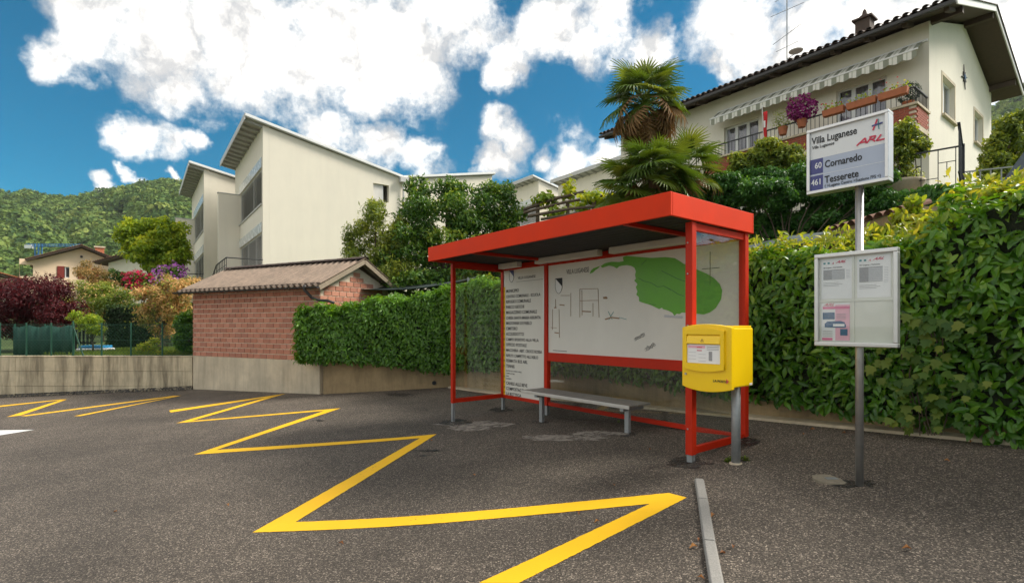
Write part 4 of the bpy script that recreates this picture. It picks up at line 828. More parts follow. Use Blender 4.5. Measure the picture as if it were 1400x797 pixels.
for s_, x in ((1, sL + .27), (1, -.27)):
    for ya in (-.26, SD + .26): MB().beam((x, ya, zev + .06 - .26 * sl_), (x, SD / 2, zrd + .06), .03, .11).build('barge_board', mat['timber'], sr)
for x in np.linspace(.1, sL - .1, 7): MB().beam((x, -.2, zev + .03 - .2 * sl_), (x, SD / 2, zrd + .03), .06, .07).build('rafter', mat['timber'], sr)
gt = MB()
for k in range(7): a0 = math.pi + math.pi * k / 6; gt.v += [(-.34, -.33 + .045 * math.cos(a0), zev - .03 + .045 * math.sin(a0)), (sL + .30, -.33 + .045 * math.cos(a0), zev - .045 + .045 * math.sin(a0))]
gt.f = [[2 * k, 2 * k + 1, 2 * k + 3, 2 * k + 2] for k in range(6)]
g_o = gt.build('gutter', mat['gutter'], sr); sm_ = g_o.modifiers.new('s', 'SOLIDIFY'); sm_.thickness = .006
MB().tube([(sL - .12, -.34, zev), (sL - .12, -.34, zev - .12), (sL - .02, -.22, zev - .3), (sL + .12, -.1, zev - .36), (sL + .3, -.02, zev - .37), (sL + .45, .02, zev - .42)], .036, 10).build('downpipe', mat['gutter'], sr, True)

# ------------------------------------------------------------------ hedges
def hedge(name, label, path, hbot, htop, thick, n, T_, size, m, seed, ends=(True, True), over=.10, newm=None, pick=0, newn=0):
    rng = np.random.default_rng(seed); path = [Vector(p) for p in path]; seg = [(a, b, (b - a).length) for a, b in zip(path[:-1], path[1:])]; LT = sum(s[2] for s in seg)
    O = Vector((path[0].x, path[0].y, hbot(0))); t = thing(name, label, 'hedge', O)
    def at(s):
        for a, b, l in seg:
            if s <= l or (a, b, l) == seg[-1]: d = (b - a).normalized(); return a + d * min(s, l), Vector((d.y, -d.x))
            s -= l
    pos, nor, tin = [], [], []
    bul = lambda s, z: .07 * math.sin(s * 3.1 + seed) * math.sin(z * 4.3) + .05 * math.sin(s * 7.7 + z * 5) + .03 * math.sin(s * 15 + z * 11)
    for i in range(n):
        s = rng.random() * LT; p, nn = at(s); hb, ht = hbot(s / LT), htop(s / LT) + .06 * math.sin(s * 4.2) + .045 * math.sin(s * 11 + 2); u = rng.random() * (ht - hb + thick * .75)
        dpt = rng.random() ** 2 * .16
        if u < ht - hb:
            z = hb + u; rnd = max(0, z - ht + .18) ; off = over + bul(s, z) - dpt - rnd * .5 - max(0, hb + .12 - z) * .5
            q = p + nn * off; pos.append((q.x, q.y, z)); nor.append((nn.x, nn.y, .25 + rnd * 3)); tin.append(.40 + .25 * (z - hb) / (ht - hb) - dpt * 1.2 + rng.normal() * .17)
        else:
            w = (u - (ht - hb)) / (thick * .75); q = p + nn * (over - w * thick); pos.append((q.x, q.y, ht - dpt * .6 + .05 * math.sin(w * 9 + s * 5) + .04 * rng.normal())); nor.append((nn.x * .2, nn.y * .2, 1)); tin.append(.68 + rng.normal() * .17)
    for e, on in ((0, ends[0]), (1, ends[1])):
        if not on: continue
        p, nn = at(e * LT); dd = Vector((-nn.y, nn.x)) * (1 if e else -1)
        for i in range(int(n * .09)):
            w = rng.random() * thick - over; z = rng.uniform(hbot(e), htop(e)); q = p - nn * w + dd * rng.uniform(-.1, .1); pos.append((q.x, q.y, z)); nor.append((dd.x, dd.y, .25)); tin.append(.5 + rng.normal() * .17)
    pos = np.array(pos) - np.array(O); nor = np.array(nor); nor = nrm(nor) + rng.normal(size=nor.shape) * .42; tin = np.clip(np.array(tin), 0, 1); sizes = size * rng.uniform(.65, 1.25, len(pos))
    if pick:                                          # the leaves that show largest are leaves of their own
        wp = pos + np.array(O); pxx = CX + F * wp[:, 0] / np.maximum(.5, wp[:, 1]); vis = (pxx < 1395) & (pxx > 1035) & (wp[:, 2] > .55)
        sc_ = np.where(vis, sizes / np.linalg.norm(wp - np.array([0, 0, CZ]), axis=1), 0) * (1 + .0 * tin); idx = np.argsort(-sc_)[:pick]; keep = np.ones(len(pos), bool); keep[idx] = False
        lms = []
        for k in range(6): lm = leaf_obj_mesh(T_, 'leaf', .12 + .16 * k); lm.materials.append(mat[m]); lms.append(lm)
        for i in idx:
            nv = Vector(nor[i]).normalized(); r = Vector(rng.normal(size=3) * .6) + Vector((0, 0, -.55)); l = (r - nv * r.dot(nv)).normalized(); w = l.cross(nv)
            o = bpy.data.objects.new('leaf', lms[int(tin[i] * 5.99)]); col.objects.link(o); o.parent = t; k = sizes[i]
            o.matrix_local = Matrix(((w.x * k, l.x * k, nv.x * k, pos[i][0]), (w.y * k, l.y * k, nv.y * k, pos[i][1]), (w.z * k, l.z * k, nv.z * k, pos[i][2]), (0, 0, 0, 1)))
        pos, nor, tin, sizes = pos[keep], nor[keep], tin[keep], sizes[keep]
    link('foliage', scatter('foliage', T_, pos, nor, sizes, rng, tin, (0, 0, -.55)), mat[m], t)['kind'] = 'stuff'
    if newm:                                          # pale young shoots along the top
        ps, ns = [], []
        for i in range(newn):
            s = rng.random() * LT; p, nn = at(s); q = p + nn * (over * .9 - rng.random() ** 1.5 * thick * .8); zz = htop(s / LT) + .04 + abs(rng.normal()) * .07; f = Vector((rng.normal() * .3, rng.normal() * .3, 1))
            for k in range(7): ps.append((q.x + rng.normal() * .035, q.y + rng.normal() * .035, zz + rng.normal() * .035)); ns.append(tuple(rng.normal(size=3) * .8 + np.array([nn.x * .3, nn.y * .3, .45])))
        ps = np.array(ps) - np.array(O); link('young_shoots', scatter('young_shoots', T_, ps, np.array(ns), size * .85 * rng.uniform(.6, 1.1, len(ps)), rng, None, (0, 0, .5)), mat[newm], t)['kind'] = 'stuff'
    mb = MB(); NS = int(LT / .4) + 1                    # twiggy heart of the hedge
    for i in range(NS + 1):
        s = LT * min(max(i / NS, .015), .985); p, nn = at(s); a, b = p + nn * (over - .15), p + nn * (over - thick + .05); hb, ht = hbot(s / LT) + .07, htop(s / LT) - .13
        mb.v += [tuple(Vector((a.x, a.y, hb)) - O), tuple(Vector((a.x, a.y, ht)) - O), tuple(Vector((b.x, b.y, ht)) - O), tuple(Vector((b.x, b.y, hb)) - O)]
    for i in range(NS):
        for k in range(4): mb.f.append([i * 4 + k, i * 4 + (k + 1) % 4, i * 4 + 4 + (k + 1) % 4, i * 4 + 4 + k])
    mb.f += [[3, 2, 1, 0], [NS * 4 + k for k in range(4)]]
    mb.build('branches', mat['twig'], t); return t
itp = lambda xs, ys: (lambda u: CZ + float(np.interp(u, xs, ys)))
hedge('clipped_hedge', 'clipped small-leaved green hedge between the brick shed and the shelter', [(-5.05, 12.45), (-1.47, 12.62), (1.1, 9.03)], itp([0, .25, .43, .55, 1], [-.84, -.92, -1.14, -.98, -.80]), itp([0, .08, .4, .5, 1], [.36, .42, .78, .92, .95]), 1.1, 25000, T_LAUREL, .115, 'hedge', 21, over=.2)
HP = [(1.1, 9.03), (3.0, 6.38), (4.39, 4.42), (5.6, 2.7), (8.8, -1.8)]
lt = [0]; 
for a, b in zip(HP[:-1], HP[1:]): lt.append(lt[-1] + (Vector(b) - Vector(a)).length)
uu = lambda px: None
def hp_u(px):                                         # fraction along the hedge where photo column px meets its front
    best = (1e9, 0)
    for i in range(400):
        s = lt[-1] * i / 400
        for k in range(4):
            if lt[k] <= s <= lt[k + 1]: p = Vector(HP[k]).lerp(Vector(HP[k + 1]), (s - lt[k]) / (lt[k + 1] - lt[k])); break
        if p.y > .6: best = min(best, (abs(CX + F * p.x / p.y - px), i / 400))
    return best[1]
u1, u2, u3 = hp_u(1130), hp_u(1272), hp_u(1300)
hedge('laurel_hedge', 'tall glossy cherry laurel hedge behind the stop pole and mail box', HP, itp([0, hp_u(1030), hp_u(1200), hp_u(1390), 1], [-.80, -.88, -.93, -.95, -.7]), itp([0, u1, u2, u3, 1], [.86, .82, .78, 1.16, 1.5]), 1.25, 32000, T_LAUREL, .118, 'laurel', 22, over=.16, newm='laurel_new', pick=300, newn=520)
# wild vine with lobed leaves hanging over the hedge
vt = thing('wild_vine', 'wild vine with pale lobed leaves climbing the laurel hedge', 'vine', (4.0, 4.95, gz(4.0, 4.95)))
rv = np.random.default_rng(31); vms = []
for k in range(5): lm = leaf_obj_mesh(T_LOBED, 'vine_leaf', .15 + .2 * k); lm.materials.append(mat['vine']); vms.append(lm)
def hedge_pt(px, py, off):
    d = Vector(((px - CX) / F, 1)); a, b = Vector((3.0, 6.38)), Vector((4.39, 4.42)); e = (b - a); n2 = Vector((e.y, -e.x)).normalized(); a = a + n2 * off
    t = (a.dot(n2)) / d.dot(n2); p = d * t; return Vector((p.x, p.y, CZ + (HY - py) / F * t)), Vector((n2.x, n2.y, 0))
for i in range(95):
    px, py = rv.normal(1265, 32), rv.uniform(425, 585)
    p, n2 = hedge_pt(px, py, .25 + rv.uniform(-.03, .05)); nv = (n2 + Vector((rv.normal() * .25, rv.normal() * .25, .55 + rv.normal() * .25))).normalized(); r = Vector((rv.normal() * .4, rv.normal() * .4, -1)); l = (r - nv * r.dot(nv)).normalized(); w = l.cross(nv); k = rv.uniform(.07, .12)
    o = bpy.data.objects.new('leaf', vms[rv.integers(5)]); col.objects.link(o); o.parent = vt; q = p - Vector(vt.location)
    o.matrix_local = Matrix(((w.x * k, l.x * k, nv.x * k, q.x), (w.y * k, l.y * k, nv.y * k, q.y), (w.z * k, l.z * k, nv.z * k, q.z), (0, 0, 0, 1)))
mb = MB()
for i in range(6):
    ps = [hedge_pt(1240 + i * 11 + 8 * math.sin(k * 1.3 + i), 595 - k * 28, .16)[0] - Vector(vt.location) for k in range(6)]; mb.tube(ps, .006, 5)
mb.build('stems', mat['bark'], vt)
#@@PART4
# ------------------------------------------------------------------ buildings
def window_unit(parent, y0, y1, z0, z1, x, mull, blind=True, dirx=1):   # window in a wall on plane x (facing -x), spans y0..y1
    fr = MB(); w = .06
    for a, b, c, d in ((y0, y1, z0, z0 + w), (y0, y1, z1 - w, z1), (y0, y0 + w, z0 + w, z1 - w), (y1 - w, y1, z0 + w, z1 - w)): fr.box(x, x + .07, a, b, c, d)
    for m_ in mull: fr.box(x - .002, x + .072, m_ - .045, m_ + .045, z0 + w, z1 - w)
    wo = fr.build('window', mat['window_frame'], parent)
    edges = [y0 + w] + sorted(mull) + [y1 - w]
    for a, b in zip(edges[:-1], edges[1:]): MB().box(x + .03, x + .04, a + .03, b - .03, z0 + w, z1 - w).build('pane', mat['pane'], wo)
    if blind:
        for a, b in zip(edges[:-1], edges[1:]):
            bl = MB(); z = z0 + w + .03
            while z < z1 - w - .02: bl.hexa([(x - .055, a + .04, z), (x - .055, b - .04, z), (x - .012, b - .04, z + .045), (x - .012, a + .04, z + .045), (x - .058, a + .04, z + .006), (x - .058, b - .04, z + .006), (x - .015, b - .04, z + .051), (x - .015, a + .04, z + .051)]); z += .075
            bl.build('blind', mat['blind'], wo)
    MB().box(x + .2, x + .23, y0, y1, z0, z1).build('room_shade', mat['dark_room'], wo)
    return wo
def white_house(loc, rz, label, group):
    h = thing('white_house', label, 'house', loc, rz, group); DY = 7.8
    ztop = lambda x: 7.24 - (x + .7) * .197 if x < 6.4 else 5.84 + (x - 6.4) * .2
    mb = MB(); UP = (0, 0, 1); B = -3.0
    W1, W2 = (.25, 6.1, 3.78, 5.36), (.25, 6.1, .1, 2.55)
    ops = [(DY - b, DY - a, c - B, d - B) for a, b, c, d in (W1, W2)]
    mb.wall((0, DY, B), (0, -1, 0), UP, DY, ztop(0) - B - .02, (.25, 0, 0), ops)
    mb.wall((.252, 0, B), (1, 0, 0), UP, 11.55, 5.8 - B, (0, .25, 0), [(4.65, 5.45, 4.55 - B, 5.4 - B)])
    mb.prism([(.252, .001, 5.8), (6.4, .001, 5.8), (6.4, .001, ztop(6.4)), (.252, .001, ztop(.252) - .02)][::-1], (0, .248, 0))
    mb.prism([(6.4, .001, 5.8), (11.8, .001, 5.8), (11.8, .001, ztop(11.8)), (6.4, .001, ztop(6.4))][::-1], (0, .248, 0))
    mb.box(11.6, 11.8, .26, DY, B, 6.6); mb.box(.26, 11.59, DY - .2, DY, B, 5.8)
    mb.box(0, .251, 0.0, .25, B, ztop(.2) - .03) if False else None
    mb.build('wall', mat['render'], h)
    prof = [(-.72, 7.42), (6.4, 5.98), (11.95, 7.12), (11.95, 6.98), (6.4, 5.845), (-.72, 7.27)]
    rf = MB().prism([(a, -.13, b) for a, b in prof], (0, DY + .26, 0)).build('roof', mat['roof_grey'], h)
    for y in np.linspace(.12, DY - .1, 12): MB().hexa([(-.70, y - .05, 7.15), (-.002, y - .05, 7.01), (-.002, y + .05, 7.01), (-.70, y + .05, 7.15), (-.70, y - .05, 7.264), (-.002, y - .05, 7.12), (-.002, y + .05, 7.12), (-.70, y + .05, 7.264)]).build('rafter', mat['soffit_grey'], rf)
    MB().beam((-.715, -.128, 7.2), (-.715, DY + .13, 7.2), .03, .12).build('fascia', mat['roof_grey'], rf)
    MB().beam((-.7, -.145, 7.36), (6.4, -.145, 5.92), .03, .11).build('fascia', mat['white'], rf); MB().beam((6.4, -.145, 5.92), (11.9, -.145, 7.05), .03, .11).build('fascia', mat['white'], rf)
    MB().box(6.2, 6.62, -.30, -.04, 5.62, 5.86).build('gutter_box', mat['roof_grey'], rf); MB().tube([(6.42, -.12, 5.62), (6.42, -.12, B)], .05, 10).build('downpipe', mat['roof_grey'], rf)
    window_unit(h, *W1, .07, [2.55]); window_unit(h, *W2, .07, [2.0, 4.1])
    for z0 in (5.362, 2.552): MB().box(-.03, -.002, .2, 6.15, z0, z0 + .42).build('lintel_panel', mat['lintel'], h)
    for z0 in (3.72,): MB().box(-.05, .1, .2, 6.15, z0, z0 + .058).build('sill', mat['roof_grey'], h)
    wo = MB().box(4.65, 5.45, .12, .18, 4.55, 5.4).build('window', mat['window_frame'], h); MB().box(4.71, 5.39, .10, .118, 4.61, 5.34).build('shutter', mat['blind'], wo)
    MB().box(-1.0, -.003, 6.15, 6.38, B, 5.32).build('screen_wall', mat['render'], h, bevel=.01)
    MB().box(-1.03, -.004, 6.13, 6.40, 5.322, 5.36).build('coping', mat['roof_grey'], h)
    MB().box(-1.5, -.004, -.2, 6.14, -.25, .02).build('terrace_slab', mat['plinth'], h)
    rl = MB(); zz = 1.3
    rl.tube([(-1.4, -.1, zz), (-1.4, 3.2, zz), (-1.4, 6.1, zz - .75)], .025, 6); rl.tube([(-1.4, -.1, .15), (-1.4, 3.2, .15)], .014, 6); rl.tube([(-1.4, -.1, zz), (-.02, -.1, zz)], .025, 6)
    for q in (.3, .55, .78): rl.tube([(-1.4, -.1, zz - q), (-1.4, 3.2, zz - q)], .012, 5)
    for y in np.linspace(-.1, 3.2, 7): rl.tube([(-1.4, y, .0), (-1.4, y, zz)], .015, 5)
    for k in range(4): y = 3.2 + 2.9 * (k + 1) / 4; rl.tube([(-1.4, y, -.9), (-1.4, y, zz - .75 * (k + 1) / 4)], .015, 5)
    rl.build('railing', mat['iron'], h)
    return h
HRZ = math.atan2(.584, .812); HA = Vector((-10.7, 22.4, CZ + 1.5))
hA = white_house(HA, HRZ, 'big white house with a pitched grey roof standing right behind the brick shed', 'white houses with grey monopitch roofs')
for off, lab in (((-6.25, 6.3, 0), 'white house with grey roof stepped behind the one by the brick shed'),):
    hB = copy_tree(hA); hB.location = HA + Vector(off); hB['label'] = lab
tipoff = Matrix.Rotation(HRZ, 3, 'Z') @ Vector((-.7, 0, 7.4))
hD = copy_tree(hA); hD.location = Vector((.22 * 34.9, 34.9, CZ + 11.5)) - tipoff; hD['label'] = 'white house with slanting grey roof behind the palm trees'
hC = copy_tree(hA); hC.location = Vector((.0379 * 42, 42, CZ + 12.1)) - tipoff; hC['label'] = 'white house with slanting grey roof behind the vine pergola'

# balcony house on the right
eC = Vector((12.4, 15.5)); eu = Vector((-.611, .792)).normalized(); eO = eC + eu * 11.8; EB = CZ + 3.0
ERZ = math.atan2(-eu.y, -eu.x)
eh = thing('balcony_house', 'white house with brick-fronted balcony, striped awning and tiled gable roof', 'house', (eO.x, eO.y, EB), ERZ)
UP = (0, 0, 1); mb = MB(); Bz = -1.5; EL, ED, EW = 11.8, 8.0, 6.05
D1, D2 = (5.26, 6.65, 2.76, 4.82), (9.29, 10.72, 2.76, 4.86)
mb.wall((0, 0, Bz), (1, 0, 0), UP, EL - .3, EW - Bz, (0, .3, 0), [(a, b, c - Bz, d - Bz) for a, b, c, d in (D1, D2)])
G1, G2 = (1.35, 2.75, 3.62, 4.85), (5.35, 6.6, 3.62, 4.75)
mb.wall((EL, 0, Bz), (0, 1, 0), UP, ED, EW - Bz, (-.3, 0, 0), [(a, b, c - Bz, d - Bz) for a, b, c, d in (G1, G2)] + [(5.3, 6.5, .5 - Bz, 1.9 - Bz)])
mb.prism([(EL - .001, 0, EW), (EL - .001, ED, EW), (EL - .001, ED / 2, EW + 1.28)], (-.29, 0, 0)); mb.prism([(.001, 0, EW), (.001, ED, EW), (.001, ED / 2, EW + 1.28)], (.29, 0, 0))
mb.box(0.001, .3, .31, ED, Bz, EW - .01); mb.box(.31, EL - .31, ED - .3, ED, Bz, EW - .01)
mb.build('wall', mat['render2'], eh)
ov, ve, sl = .72, .8, .32; zE = EW + .10 - ov * sl; zR = EW + .10 + ED / 2 * sl; th = .14
rf = MB()
for s in (0, 1):
    ya, yb = (-ov, ED / 2) if s == 0 else (ED + ov, ED / 2)
    rf.hexa([(-.6, ya, zE), (EL + ve, ya, zE), (EL + ve, yb, zR), (-.6, yb, zR), (-.6, ya, zE + th), (EL + ve, ya, zE + th), (EL + ve, yb, zR + th), (-.6, yb, zR + th)])
rfo = rf.build('roof', mat['dark_timber'], eh)
for s in (0, 1):
    ya, yb = (-ov - .06, ED / 2) if s == 0 else (ED + ov + .06, ED / 2)
    corr(-.65, EL + ve + .05, ya, zE + th + .04 - .02, yb, zR + th + .045 + .002 * s, 'tile_covering', 'tile_dark', rfo, pitch=.235, amp=.03, th=.03)
cap = MB(); n_ = 8
for k in range(n_ + 1): a0 = math.pi * k / n_; cap.v += [(.085 * math.cos(a0), 0, .07 * math.sin(a0)), (.075 * math.cos(a0), .36, .062 * math.sin(a0) + .36 * sl), (.068 * math.cos(a0), 0, .055 * math.sin(a0))]
cap.f = [[3 * k, 3 * k + 1, 3 * k + 4, 3 * k + 3] for k in range(n_)] + [[3 * k, 3 * k + 3, 3 * k + 5, 3 * k + 2] for k in range(n_)]
tm = cap.mesh('tile'); tm.materials.append(mat['tile_dark']); NT = int((EL + 1.4) / .235)
for k in range(NT): piece('tile', tm, rfo, (-.6 + .06 + k * .235, -ov - .12, zE + th + .03))
for x in np.linspace(-.4, EL + .55, 14): MB().beam((x, -ov + .06, zE - .05 + .06 * sl), (x, .0, zE - .05 + ov * sl), .12, .13).build('rafter', mat['dark_timber'], rfo)
MB().beam((EL + ve, -ov - .05, zE + .06), (EL + ve, ED / 2, zR + .09), .035, .2).build('barge_board', mat['white'], rfo); MB().beam((EL + ve, ED + ov + .05, zE + .06), (EL + ve, ED / 2, zR + .09), .035, .2).build('barge_board', mat['roof_grey'], rfo)
for y in (.2, ED / 2, ED - .3): z = zE + (min(y, ED - y) + ov) * sl; MB().beam((EL, y, z - .11), (EL + ve - .06, y, z - .11), .16, .2).build('purlin', mat['dark_timber'], rfo)
MB().beam((-.6, -ov - .13, zE + .02), (EL + ve, -ov - .13, zE + .02), .10, .09).build('gutter', mat['gutter'], rfo)
ch = MB().box(9.3, 9.75, 1.6, 2.05, zE + .5, zR + .30); cho = ch.build('chimney', mat['dark_timber'], rfo); MB().box(9.22, 9.83, 1.52, 2.13, zR + .302, zR + .36).build('chimney_slab', mat['tile_dark'], cho); MB().lathe([(.2, 0), (.16, .12), (.09, .14), (.06, .3), (.02, .36)], 10, (9.52, 1.82, zR + .36)).build('chimney_cap', mat['tile_dark'], cho)
def french(x0, x1, z0, z1, n, nm='balcony_door'):
    fr = MB(); w = .07; y = .12
    for a, b, c, d in ((x0, x1, z0, z0 + w), (x0, x1, z1 - w, z1), (x0, x0 + w, z0 + w, z1 - w), (x1 - w, x1, z0 + w, z1 - w)): fr.box(a, b, y, y + .08, c, d)
    for k in range(1, n): c = x0 + (x1 - x0) * k / n; fr.box(c - .06, c + .06, y - .003, y + .083, z0 + w, z1 - w)
    fo = fr.build(nm, mat['window_frame'], eh)
    for k in range(n): a, b = x0 + (x1 - x0) * k / n + .06, x0 + (x1 - x0) * (k + 1) / n - .06; MB().box(a, b, y + .03, y + .04, z0 + w, z1 - w).build('pane', mat['pane'], fo)
    cu = MB(); kx = 26
    for k in range(kx + 1): x = x0 + .05 + (x1 - x0 - .1) * k / kx; yy = y + .2 + .025 * math.sin(k * 2.4); cu.v += [(x, yy, z0), (x, yy, z1)]
    cu.f = [[2 * k, 2 * k + 2, 2 * k + 3, 2 * k + 1] for k in range(kx)]; cu.build('curtain', mat['curtain'], fo); return fo
french(*D1, 3); french(*D2, 3)
for a, b, c, d in (G1, G2, (5.3, 6.5, .5, 1.9)):
    fr = MB(); w = .07; x = EL - .13
    for y0, y1, z0, z1 in ((a, b, c, c + w), (a, b, d - w, d), (a, a + w, c + w, d - w), (b - w, b, c + w, d - w), ((a + b) / 2 - .05, (a + b) / 2 + .05, c + w, d - w)): fr.box(x - .08, x, y0, y1, z0, z1)
    fo = fr.build('window', mat['window_frame'], eh); MB().box(x - .05, x - .04, a + w, b - w, c + w, d - w).build('pane', mat['pane'], fo); MB().box(x - .25, x - .2, a, b, c, d).build('curtain', mat['curtain'], fo)
    MB().box(EL - .02, EL + .09, a - .08, b + .08, c - .07, c - .002).build('sill', mat['plinth'], fo)
    tr = MB()
    for y0, y1, z0, z1 in ((a - .1, a - .002, c - .002, d + .1), (b + .002, b + .1, c - .002, d + .1), (a - .002, b + .002, d + .002, d + .1)): tr.box(EL - .01, EL + .012, y0, y1, z0, z1)
    tr.build('surround', mat['plinth'], fo)
# balcony
bal = MB().box(5.13, EL, -1.2, -.002, 2.60, 2.75).build('balcony', mat['plinth'], eh)
bm = M('small_brick', (.33, .088, .05), .85, var=.3, scale=30, bump=.3)
bme = MB().box(0, .215, -.005, .10, 0, .062).mesh('brick'); bme.materials.append(bm); MB().box(5.16, EL - .02, -1.185, -1.09, 2.752, 3.26).build('parapet', mat['mortar'], bal); MB().box(EL - .115, EL - .018, -1.08, -.004, 2.752, 3.26).build('parapet', mat['mortar'], bal); MB().box(5.15, 5.25, -1.08, -.004, 2.752, 3.26).build('parapet', mat['mortar'], bal)
nrow = 7
for r in range(nrow):
    x = 5.14 + (.0 if r % 2 else .11)
    while x + .215 < EL + .01: piece('brick', bme, bal, (x, -1.2, 2.756 + r * .0715)); x += .228
    y = -1.195 + (.0 if r % 2 else .11)
    while y + .215 < 0: piece('brick', bme, bal, (EL, y, 2.756 + r * .0715), (0, 0, math.pi / 2)); y += .228
MB().box(5.10, EL + .04, -1.25, -1.05, 3.262, 3.33).build('coping', mat['plinth'], bal); MB().box(EL - .15, EL + .038, -1.048, -.004, 3.262, 3.33).build('coping', mat['plinth'], bal)
rl = MB(); zz = 3.78
rl.beam((5.15, -1.15, zz), (EL - .05, -1.15, zz), .05, .035); rl.beam((EL - .05, -1.15, zz), (EL - .05, -.01, zz), .05, .035); rl.beam((5.17, -1.15, zz), (5.17, -.01, zz), .05, .035)
for x in np.arange(5.2, EL - .04, .13): rl.tube([(x, -1.15, 3.33), (x, -1.15, zz)], .009, 5)
for y in np.arange(-1.1, -.02, .13): rl.tube([(EL - .05, y, 3.33), (EL - .05, y, zz)], .009, 5); rl.tube([(5.17, y, 3.26), (5.17, y, zz)], .009, 5)
rl.build('railing', mat['iron'], bal)
# awning with printed stripes
am = bpy.data.materials.new('awning'); nt, b_ = nodes_of(am); tcn = nt.nodes.new('ShaderNodeTexCoord'); sx_ = nt.nodes.new('ShaderNodeSeparateXYZ'); nt.links.new(tcn.outputs['Object'], sx_.inputs[0])
w1 = nt.nodes.new('ShaderNodeMath'); w1.operation = 'FRACT'; w0 = nt.nodes.new('ShaderNodeMath'); w0.operation = 'MULTIPLY'; w0.inputs[1].default_value = 1 / .36; nt.links.new(sx_.outputs[0], w0.inputs[0]); nt.links.new(w0.outputs[0], w1.inputs[0])
cr_ = nt.nodes.new('ShaderNodeValToRGB'); cr_.color_ramp.interpolation = 'CONSTANT'; e_ = cr_.color_ramp.elements; e_[0].color = (.25, .26, .20, 1); e_[1].position = .42; e_[1].color = (.68, .67, .60, 1); x_ = e_.new(.62); x_.color = (.48, .48, .40, 1); x2 = e_.new(.72); x2.color = (.68, .67, .60, 1)
nt.links.new(w1.outputs[0], cr_.inputs[0]); nt.links.new(cr_.outputs[0], b_.inputs['Base Color']); b_.inputs['Roughness'].default_value = .9
aw = thing('awning', 'grey and cream striped awning with scalloped edge over the balcony', 'awning', (eO.x, eO.y, EB), ERZ)
ax0, ax1 = 5.0, 11.65; MB().hexa([(ax0, -.55, 5.10), (ax1, -.55, 5.10), (ax1, -.005, 5.50), (ax0, -.005, 5.50), (ax0, -.55, 5.115), (ax1, -.55, 5.115), (ax1, -.005, 5.515), (ax0, -.005, 5.515)]).build('canopy', am, aw)
va = MB(); ns = 19; sub = 8
for k in range(ns * sub + 1): x = ax0 + (ax1 - ax0) * k / (ns * sub); d = .22 + .06 * abs(math.sin(math.pi * k / sub)); va.v += [(x, -.562, 5.12), (x, -.566, 5.12 - d), (x, -.556, 5.12), (x, -.56, 5.12 - d)]
for k in range(ns * sub): a = 4 * k; va.f += [[a, a + 1, a + 5, a + 4], [a + 2, a + 6, a + 7, a + 3], [a + 1, a + 3, a + 7, a + 5]]
va.build('valance', am, aw); MB().tube([(ax0 - .02, -.555, 5.105), (ax1 + .02, -.555, 5.105)], .03, 8).build('front_bar', mat['white'], aw); MB().tube([(ax0, -.01, 5.49), (ax1 + .12, -.01, 5.49)], .05, 8).build('roller', mat['white'], aw)
for x in (ax0 + .1, ax1 - .1): MB().tube([(x, -.02, 5.42), (x, -.55, 5.08)], .018, 6).build('arm', mat['white'], aw)
# things on the balcony and on the house
def eL(x, y, z): v = Matrix.Rotation(ERZ, 3, 'Z') @ Vector((x, y, z)); return Vector((eO.x + v.x, eO.y + v.y, EB + v.z))
def flower_box(x0, x1, label, petals=None, seed=1, dens=120):
    t = thing('flower_box', label, 'flower box', eL(x0, -1.30, 3.60), ERZ); rng = np.random.default_rng(seed); L = x1 - x0
    MB().hexa([(0, -.09, 0), (L, -.09, 0), (L, .09, 0), (0, .09, 0), (-.02, -.11, .2), (L + .02, -.11, .2), (L + .02, .11, .2), (-.02, .11, .2)]).build('trough', mat['terracotta'], t, bevel=.01)
    n = int(dens * L); p = np.stack([rng.uniform(0, L, n), rng.normal(0, .07, n), .2 + np.abs(rng.normal(0, .10, n))], 1); link('foliage', scatter('foliage', T_ROUND, p, rng.normal(size=(n, 3)) + np.array([0, -.4, .5]), np.full(n, .07), rng), mat['bright_leaf'], t)['kind'] = 'stuff'
    if petals: n = int(20 * L); p = np.stack([rng.uniform(0, L, n), rng.normal(-.03, .07, n), .28 + np.abs(rng.normal(0, .10, n))], 1); link('blossom', scatter('blossom', T_ROUND, p, rng.normal(size=(n, 3)) + np.array([0, -.6, .4]), np.full(n, .05), rng), mat[petals], t)['kind'] = 'stuff'
    return t
flower_box(9.42, 10.0, 'terracotta trough of geraniums next to the purple petunias', 'geranium', 2); flower_box(10.10, 10.85, 'terracotta trough of sparse green plants on the balcony rail', None, 3, 60); flower_box(10.93, 11.62, 'terracotta trough with a few red blooms beside the boxwood ball', 'geranium', 4, 50)
MB_ = MB
def bushpot(x, y, z, R, label, m, seed, n=900, s=.05, name='potted_bush', T_=T_SIMPLE, cat='plant', pot=True, rough=.1):
    t = thing(name, label, cat, eL(x, y, z), ERZ); rng = np.random.default_rng(seed)
    if pot: MB().lathe([(.11, 0), (.15, .22), (.16, .26), (.13, .262)], 12).build('pot', mat['terracotta'], t)
    link('foliage', foliage([((0, 0, .26 + R * .9), (R, R, R))], n, T_, s, rng, rough=rough, shell=.7), mat[m], t)['kind'] = 'stuff'; return t
bushpot(11.45, -.62, 3.33, .30, 'round clipped boxwood ball on the balcony corner', 'conifer', 5, 1500, .05)
bushpot(8.75, -1.28, 3.5, .40, 'mass of dark purple petunias hanging over the balcony rail', 'petunia', 6, 700, .09, 'petunia_basket', T_ROUND, rough=.3)
bushpot(8.15, -1.3, 3.42, .30, 'leafy green hanging plant with few red flowers on the balcony', 'olive_leaf', 7, 420, .09, 'hanging_plant', T_NARROW, rough=.3)
ln = thing('wall_lantern', 'old bronze wall lantern between the balcony doors', 'lantern', eL(8.1, -.02, 4.35), ERZ)
